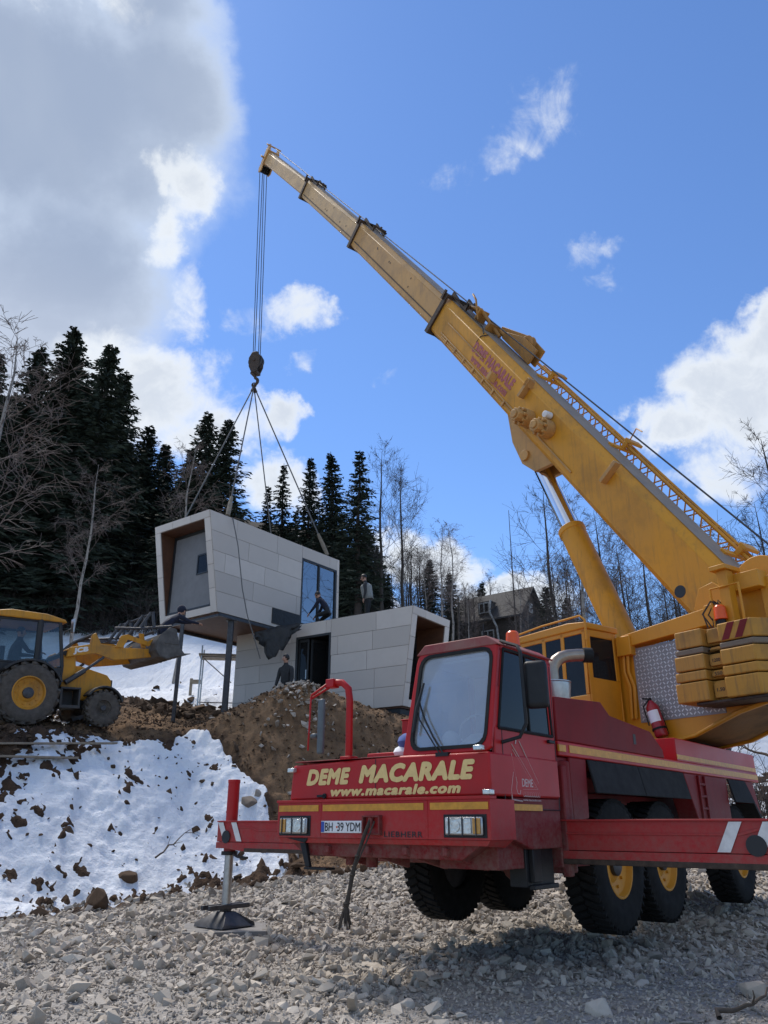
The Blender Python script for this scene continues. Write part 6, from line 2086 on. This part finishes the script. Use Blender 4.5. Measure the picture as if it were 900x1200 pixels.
# backhoe stub behind, mostly outside the picture
m = MB()
m.prism([(-1.0, .6), (-1.35, .6), (-1.45, 1.4), (-1.0, 1.4)], 'y', -.35, .35)
m.prism([(-1.3, 1.2), (-1.55, 1.2), (-2.2, 2.9), (-2.0, 3.05)], 'y', -.12, .12)
m.prism([(-2.2, 2.9), (-2.0, 3.05), (-2.55, 1.5), (-2.75, 1.55)], 'y', -.10, .10)
m.build('digging_arm', M['loader_yellow'], B, .02)

# the arms are run out a little further than drawn
for ch in B.children:
    if ch.name.split('.')[0] in ('bucket', 'fork_frame', 'loader_arm', 'tilt_link', 'cross_tube'):
        for v in ch.data.vertices:
            w = min(1, max(0, (v.co.x - 1.7) / 1.0)); v.co.x += .5 * w * w * (3 - 2 * w)
# boards on the snow in front
for k, (a, b, lab) in enumerate((((-8.4, 15.3), (-6.05, 18.0), 'upper of two long pale boards lying on the bank edge before the digger'), ((-8.2, 15.0), (-6.5, 17.0), 'lower and shorter of two pale boards lying on the bank edge'))):
    za, zb_ = at(0, 868 if k == 0 else 876, math.hypot(*a)).z, at(132, 848, math.hypot(*b)).z
    za = gz(*a) + .20; zb_ = gz(*b) + (.22 if k == 0 else .16)
    A_ = Vector((*a, za)); D_ = Vector((*b, zb_)) - A_
    Mx = frame(A_, D_, (-D_.y, D_.x, 0))
    m = MB(Mx); m.box(0, D_.length, -.09, .09, -.02, .02)
    tag(m.build('board', M['timber'], None, .004), lab, 'board', 'boards on the bank')
# ------------------------------------------------------------------ people
def person(label, loc, rz, J, cloth_mats, hair='hair', extra=None, scale=1.0, head_yaw=0, head_pitch=0):
    """J: joints in local metres (x forward, y left). One skinned body; hair / headwear are children"""
    verts, edges, rad, reg = [], [], [], []
    def v(p, r, g):
        verts.append(tuple(p)); rad.append(r); reg.append(g); return len(verts) - 1
    def chain(i, pts):
        for p, r, g in pts:
            k = v(p, r, g); edges.append((i, k)); i = k
        return i
    V_ = lambda k: Vector(J[k])
    pel = v(V_('pelvis'), .155, 2)
    mid_ = V_('pelvis').lerp(V_('chest'), .5)
    ch = chain(pel, [(mid_, .15, 1), (V_('chest'), .165, 1)])
    nk = chain(ch, [(V_('neck'), .075, 1), (V_('neck').lerp(V_('head'), .35), .058, 0), (V_('head'), .092, 0), (V_('head') + (V_('head') - V_('neck')).normalized() * .09, .078, 0)])
    for s in ('l', 'r'):
        sh = chain(ch, [(V_('sh_' + s), .082, 1), (V_('sh_' + s).lerp(V_('el_' + s), .5), .066, 1), (V_('el_' + s), .055, 1), (V_('el_' + s).lerp(V_('wr_' + s), .6), .046, 1), (V_('wr_' + s), .036, 1)])
        dirn = (V_('wr_' + s) - V_('el_' + s)).normalized()
        side = dirn.cross(Vector((0, 0, 1)))
        if side.length < .1: side = dirn.cross(Vector((1, 0, 0)))
        side.normalize(); dn = side.cross(dirn)
        palm = chain(sh, [(V_('wr_' + s) + dirn * .05, .030, 0), (V_('wr_' + s) + dirn * .085, .028, 0)])
        for q, ln_ in ((-.030, .060), (-.010, .072), (.010, .070), (.028, .055)):
            b0 = V_('wr_' + s) + dirn * .10 + side * q
            chain(palm, [(b0, .010, 0), (b0 + dirn * ln_ * .55 - dn * .010, .0088, 0), (b0 + dirn * ln_ - dn * .032, .0075, 0)])
        t0 = V_('wr_' + s) + dirn * .05 + side * (-.036)
        chain(sh, [(t0, .012, 0), (t0 + dirn * .035 - side * .014 - dn * .012, .010, 0), (t0 + dirn * .06 - side * .012 - dn * .024, .008, 0)])
        hip = chain(pel, [(V_('hip_' + s), .105, 2), (V_('hip_' + s).lerp(V_('kn_' + s), .5), .088, 2), (V_('kn_' + s), .066, 2), (V_('kn_' + s).lerp(V_('an_' + s), .45), .060, 2), (V_('an_' + s), .048, 3)])
        fd = Vector(J.get('toe_' + s, V_('an_' + s) + Vector((.16, 0, -.05))))
        chain(hip, [(V_('an_' + s).lerp(fd, .5) + Vector((0, 0, -.02)), .048, 3), (fd, .040, 3)])
    me = bpy.data.meshes.new('tmp'); me.from_pydata(verts, edges, [])
    tmp = bpy.data.objects.new('tmp', me); COL.objects.link(tmp)
    sk_ = tmp.modifiers.new('s', 'SKIN'); sk_.branch_smoothing = .4
    for i, d_ in enumerate(me.skin_vertices[0].data):
        d_.radius = (rad[i], rad[i]); d_.use_root = (i == 0)
    sb = tmp.modifiers.new('sub', 'SUBSURF'); sb.levels = 1; sb.render_levels = 1
    dg = bpy.context.evaluated_depsgraph_get(); dg.update()
    out = bpy.data.meshes.new_from_object(tmp.evaluated_get(dg)); out.name = 'person'
    bpy.data.objects.remove(tmp)
    # face: nose, brow, ears, eyes as small shapes grown on the head
    hp = V_('head'); up_ = (V_('head') - V_('neck')).normalized()
    fw_ = Vector((math.cos(head_yaw) * math.cos(head_pitch), math.sin(head_yaw), math.sin(head_pitch)))
    fw_ = (fw_ - up_ * fw_.dot(up_)).normalized(); lf = up_.cross(fw_)
    mb = MB(); mb.m = 0
    mb.v = [tuple(p.co) for p in out.vertices]; mb.f = [tuple(p.vertices) for p in out.polygons]
    VR = [Vector(p) for p in verts]
    mb.mi = []
    for p in out.polygons:
        c_ = p.center
        best = min(range(len(VR)), key=lambda i: (VR[i] - c_).length - rad[i])
        mb.mi.append(reg[best])
    hc = hp + up_ * .03
    mb.m = 0
    mb.ball(hc, .098, 12, (1, .86, 1.18))
    mb.tube([hc + fw_ * .085 + up_ * .02, hc + fw_ * .115 - up_ * .02, hc + fw_ * .09 - up_ * .028], [.010, .016, .012], 6)
    for s in (-1, 1): mb.ball(hc + lf * s * .085, .022, 8, (.7, .5, 1.2))
    mb.m = 4
    for s in (-1, 1): mb.ball(hc + fw_ * .084 + lf * s * .033 + up_ * .02, .011, 6)
    mb.tube([hc + fw_ * .088 - up_ * .058 + lf * .022, hc + fw_ * .094 - up_ * .06, hc + fw_ * .088 - up_ * .058 - lf * .022], .005, 5)
    o = mb.build('person', [M['skin'], M[cloth_mats[0]], M[cloth_mats[1]], M['boot'], M['ink']])
    o.location = loc; o.rotation_euler = (0, 0, rz); o.scale = (scale,) * 3
    tag(o, label, 'person')
    # hair, cap or hood
    m = MB()
    c_ = hc - fw_ * .012 + up_ * .018
    if hair == 'hood':
        m.ball(c_ - fw_ * .02, .122, 14, (1, .95, 1.12)); mt = M[cloth_mats[0]]
    else:
        m.ball(c_, .108, 14, (1, .90, 1.10)); mt = M['hair']
    keep_f = []
    for f in m.f:
        q = sum((Vector(m.v[i]) for i in f), Vector()) / len(f) - c_
        if not (q.dot(fw_) > .035 and q.dot(up_) < .06) and q.dot(up_) > (-.13 if hair == 'hood' else -.05): keep_f.append(f)
    m.f = keep_f; m.mi = [0] * len(keep_f)
    hobj = m.build('hood' if hair == 'hood' else 'cap' if hair == 'cap' else 'hair', mt, o)
    s_ = hobj.modifiers.new('t', 'SOLIDIFY'); s_.thickness = .012
    if hair == 'cap':
        m = MB(); m.prism([(.07, -.07), (.15, -.055), (.17, 0), (.15, .055), (.07, .07)], 'z', .045, .055)
        L2 = Matrix.Identity(4)
        for i in range(3):
            L2[i][0] = fw_[i]; L2[i][1] = lf[i]; L2[i][2] = up_[i]; L2[i][3] = hc[i]
        m.v = [tuple(L2 @ Vector(p)) for p in m.v]; m.build('cap_peak', M['charcoal'], o)
    if extra == 'vest':
        m = MB()
        a, b = V_('pelvis'), V_('chest')
        ax_ = (b - a).normalized()
        m.tube([a - ax_ * .06, a + ax_ * .1, a.lerp(b, .6), b + ax_ * .02, b + ax_ * .10], [.185, .19, .195, .20, .13], 16, False)
        ve = m.build('vest', M['grey_vest'], o); s_ = ve.modifiers.new('t', 'SOLIDIFY'); s_.thickness = .015
    return o


def pose(lean=0, hip_z=.92, arm_l=((.1, .22, -.98), (.35, .05, -.94)), arm_r=((.1, -.22, -.98), (.35, -.05, -.94)), legs=None, head_f=0.0, base=(0, 0), crouch=None):
    J = {}
    p = Vector((base[0], base[1], hip_z)); J['pelvis'] = p
    t_ = Vector((math.sin(lean), 0, math.cos(lean)))
    J['chest'] = p + t_ * .40; J['neck'] = p + t_ * .56
    h_ = Vector((math.sin(lean * .6 + head_f), 0, math.cos(lean * .6 + head_f)))
    J['head'] = J['neck'] + h_ * .15
    for s, k in ((1, 'l'), (-1, 'r')):
        arm = arm_l if s > 0 else arm_r
        J['sh_' + k] = p + t_ * .47 + Vector((0, s * .19, 0))
        J['el_' + k] = J['sh_' + k] + Vector(arm[0]).normalized() * .30
        J['wr_' + k] = J['el_' + k] + Vector(arm[1]).normalized() * .26
        J['hip_' + k] = p + Vector((0, s * .10, -.06))
        lg_ = (legs or {}).get(k, ((.03, s * .03, -1), (-.02, 0, -1)))
        J['kn_' + k] = J['hip_' + k] + Vector(lg_[0]).normalized() * .42
        J['an_' + k] = J['kn_' + k] + Vector(lg_[1]).normalized() * .38
        J['toe_' + k] = J['an_' + k] + Vector((.17, s * .02, -.04))
    return J


def az2rz(a): return R_(90 - a)


# worker in the raised bucket, bent forward, both arms out to the corner of the module
bpos = Vector((-8.65, 18.31, gz(-8.65, 18.31) - .08)) + Matrix.Rotation(R_(43), 3, 'Z') @ (Matrix.Rotation(R_(-3), 3, 'Y') @ Vector((3.70, -.55, 1.93)) * .91)
person('worker in navy hooded jacket leaning out of the raised bucket to reach the module', bpos, az2rz(48),
       pose(R_(48), .88, ((.95, .10, -.12), (.98, .0, .08)), ((.9, -.12, -.30), (.95, .0, -.05)), head_f=.1, legs={'l': ((.10, .04, -1), (-.12, 0, -1)), 'r': ((-.10, -.04, -1), (-.05, 0, -1))}),
       ('navy', 'navy'), 'hood')
LMM = Matrix.Translation((.89, 22.91, 0)) @ Matrix.Rotation(R_(146.5), 4, 'Z')
roofz = 7.625
q = LMM @ Vector((2.55, -1.25, roofz))
person('worker in grey vest and dark sleeves standing on the lower module roof, facing the window', q, az2rz(-80),
       pose(R_(10), .90, ((-.15, .25, -.95), (.2, .1, -1)), ((-.25, -.25, -.95), (.15, -.3, -.95)), head_f=.25), ('charcoal', 'trousers'), 'cap', 'vest')
q = LMM @ Vector((3.85, -.75, roofz - .0))
person('worker in dark navy jacket stooping on the lower roof in front of the big window', q, az2rz(-70),
       pose(R_(34), .52, ((.5, .15, -.85), (.6, 0, -.7)), ((.45, -.15, -.85), (.65, 0, -.7)), legs={'l': ((.92, .10, -.25), (-.55, 0, -.85)), 'r': ((.80, -.10, -.45), (-.75, 0, -.62))}, head_f=.30), ('navy', 'trousers'), 'hair')
p = at(335, 815, 22.4)
person('man in dark jacket standing behind the earth heap beside the open door', (p.x, p.y, gz(p.x, p.y) - .12), az2rz(-150),
       pose(R_(6), .92, head_f=.1), ('charcoal', 'trousers'), 'hair', head_yaw=-.6)
# driver seated in the loader
dp = Vector((-8.65, 18.31, gz(-8.65, 18.31) - .08)) + Matrix.Rotation(R_(43), 3, 'Z') @ Vector((-.23, 0, .50))
person('driver in dark clothes sitting inside the loader cab', dp, R_(43),
       pose(R_(10), .98, ((.6, .25, -.7), (.9, -.1, .05)), ((.6, -.25, -.7), (.9, .1, .05)), legs={'l': ((.95, .1, .05), (.25, 0, -.95)), 'r': ((.95, -.1, .05), (.25, 0, -.95))}), ('charcoal', 'trousers'), 'hair')

# ------------------------------------------------------------------ small things on and around the crane
MWC = Matrix.Translation((-.105, 7.888, 0)) @ Matrix.Rotation(R_(51), 4, 'Z')
TSW = MWC @ TS
fe = empty('fire_extinguisher', (0, 0, 0)); fe.matrix_world = TSW @ Matrix.Translation((-1.02, .96, 2.62)) @ Matrix.Rotation(R_(14), 4, 'Y')
tag(fe, 'red fire extinguisher with a white label strapped below the silver side plate', 'fire extinguisher')
m = MB(); m.tube([(0, 0, 0), (0, 0, .03), (0, 0, .46), (0, 0, .53), (0, 0, .57)], [.085, .10, .10, .06, .03], 20); m.build('bottle', M['ext_red'], fe, .004)
m = MB(); m.tube([(0, 0, .22), (0, 0, .40)], [.1015, .1015], 20, False); m.f = [f for f in m.f if sum(m.v[i][1] for i in f) > .12]; m.mi = [0] * len(m.f); m.build('label_sheet', M['paper'], fe)
m = MB(); m.cyl((0, 0, .57), (0, 0, .61), .03, 10); m.tube([(0, 0, .60), (.12, 0, .65)], .014, 6); m.tube([(0, .02, .59), (.09, .09, .50), (.09, .10, .2)], .012, 6); m.build('valve', M['black'], fe)
m = MB(); m.lathe([(.10, -.015), (.112, -.015), (.112, .015), (.10, .015)], (0, 0, .12), 'z', 20); m.box(-.03, .03, -.16, -.10, .05, .5); m.build('bracket', M['black'], fe)

# rope and webbing hanging from the tow bracket
m = MB(MWC)
r_ = random.Random(8)
base = [(-.045, -.0, 1.43), (-.10, .02, 1.30), (-.13, .08, 1.12), (-.15, .12, .96), (-.16, .15, .80), (-.17, .17, .70)]
m.tube(base, [.016, .019, .016, .022, .02, .026], 8)
m.tube([(-.05, -.06, 1.42), (-.11, -.02, 1.25), (-.13, .07, 1.08), (-.15, .12, .96)], .008, 6)
for k in range(9):
    a, b = r_.uniform(-.07, .07), r_.uniform(-.07, .09)
    m.tube([(-.168, .168, .72), (-.17 + a * .4, .18 + b * .4, .62), (-.17 + a * .7, .18 + b * .7, .50 + r_.uniform(0, .07))], [.014, .012, .007], 5)
for z_, rr_ in ((.80, .03), (.46, .034), (1.02, .028)):
    q = [(-.15, .12, .96), (-.17, .17, .72), (-.13, .08, 1.12)][(z_ != .80) + (z_ == 1.02)]
    m.ball(q, rr_, 8, (1, 1, .6))
tag(m.build('tow_strap', M['strap'], None), 'dirty frayed strap tied to the tow bracket and hanging above the gravel', 'strap')

# pad under the far jack
jw = MWC @ Vector((1.87, 4.22, 0))
m = MB(Matrix.Translation((jw.x, jw.y, 0)) @ Matrix.Rotation(R_(12), 4, 'Z'))
m.hexa([(-.55, -.50, .0), (.55, -.55, .0), (.60, .50, .0), (-.55, .55, .0)], [(-.55, -.50, .075), (.55, -.55, .075), (.60, .50, .075), (-.55, .55, .075)])
tag(m.build('jack_mat', M['concrete'], None, .01), 'grey square mat under the foot of the left outrigger jack', 'mat')
jw2 = MWC @ Vector((1.56, -3.62, 0))
m = MB(Matrix.Translation((jw2.x, jw2.y, 0)) @ Matrix.Rotation(R_(30), 4, 'Z')); m.box(-.5, .5, -.5, .5, .0, .075)
tag(m.build('jack_mat', M['concrete'], None, .01), 'grey square mat under the near outrigger jack beyond the right edge', 'mat')
# cloth bundle on the bonnet
bag = empty('cloth_bundle', MWC @ Vector((.42, -.10, 2.01))); tag(bag, 'blue and white cloth bundle lying on the bonnet beside the windscreen', 'cloth')
m = MB(); m.ball((0, 0, .06), .13, 12, (1.1, 1, .6)); m.build('white_sack', M['paper'], bag)
m = MB(); m.ball((.02, -.04, .16), .12, 12, (1, 1.1, .75)); m.build('blue_rag', M['rag'], bag)

# single stones, dead branches, twigs
def lone_stone(px, py, size, lab, seed, mat='stone', tone=.8):
    V_, F_ = rock_shape(seed, 22, .75)
    d_ = {1180: 7.0}.get(py, None)
    # ground hit
    p = None
    for k in range(400):
        dd = 5 + k * .06
        q = at(px, py, dd)
        if q.z <= gz(q.x, q.y) + .03: p = q; break
    if p is None: return
    o = np_mesh('stone', V_ * size, F_, M[mat], attrs={'tone': np.full(len(V_), tone)})
    o.location = (p.x, p.y, gz(p.x, p.y) + size * .3)
    o.rotation_euler = (0, 0, seed)
    bv = o.modifiers.new('bevel', 'BEVEL'); bv.width = size * .05; bv.segments = 1
    tag(o, lab, 'stone')
lone_stone(704, 1186, .14, 'pale block-shaped stone at the bottom of the picture below the rear wheels', 3)
lone_stone(885, 1165, .16, 'grey rounded stone at the bottom right edge above the dead branch', 5, tone=.55)
lone_stone(478, 1180, .10, 'pale angular stone low in the middle foreground', 7)
lone_stone(585, 1130, .11, 'flat pale stone in the shade in front of the front axles', 9)
lone_stone(300, 935, .20, 'pale boulder at the snow edge of the bare earth slope', 11, 'rubble', .5)
lone_stone(150, 1035, .26, 'dark brown clod the size of a bucket sticking out of the snow near its foot', 13, 'clod', .6)
lone_stone(112, 1060, .30, 'large dark earth lump where the snow meets the gravel on the left', 15, 'clod', .4)
lone_stone(292, 945, .28, 'dark grey boulder half in the snow beside the outrigger jack', 17, 'rubble', .12)


def twig(px0, py0, px1, py1, d0, d1, rad_, lab, n_side, seed, name='dead_branch', lift=.0):
    r = np.random.default_rng(seed)
    a, b = np.array(at(px0, py0, d0)), np.array(at(px1, py1, d1))
    paths = []
    k = 8
    P = np.array([a + (b - a) * i / k for i in range(k + 1)]) + r.normal(0, .02, (k + 1, 3)); P[0] = a
    paths.append((P, np.linspace(rad_, rad_ * .3, k + 1)))
    for j in range(n_side):
        q = P[r.integers(2, k)]
        dd = (b - a) / np.linalg.norm(b - a) + r.normal(0, .6, 3)
        q2 = q + dd * r.uniform(.15, .5) * np.linalg.norm(b - a) * .6
        paths.append((np.array([q, (q + q2) / 2 + r.normal(0, .02, 3), q2]), [rad_ * .4, rad_ * .3, rad_ * .15]))
    V_, F_ = tubes_np(paths, 5)
    tag(np_mesh(name, V_, F_, M['branch'], smooth=True), lab, 'branch')
twig(843, 1193, 905, 1165, 6.75, 7.05, .022, 'weathered branch lying on the gravel in the bottom right corner', 1, 2)
twig(182, 1005, 222, 972, 16.2, 17.0, .02, 'bare twig lying on the snow bank left of the red jack', 5, 4)
twig(905, 888, 852, 868, 17.0, 17.6, .03, 'bare dark branch reaching in from the right edge over the snow', 9, 6)
p = at(60, 990, 15.5)
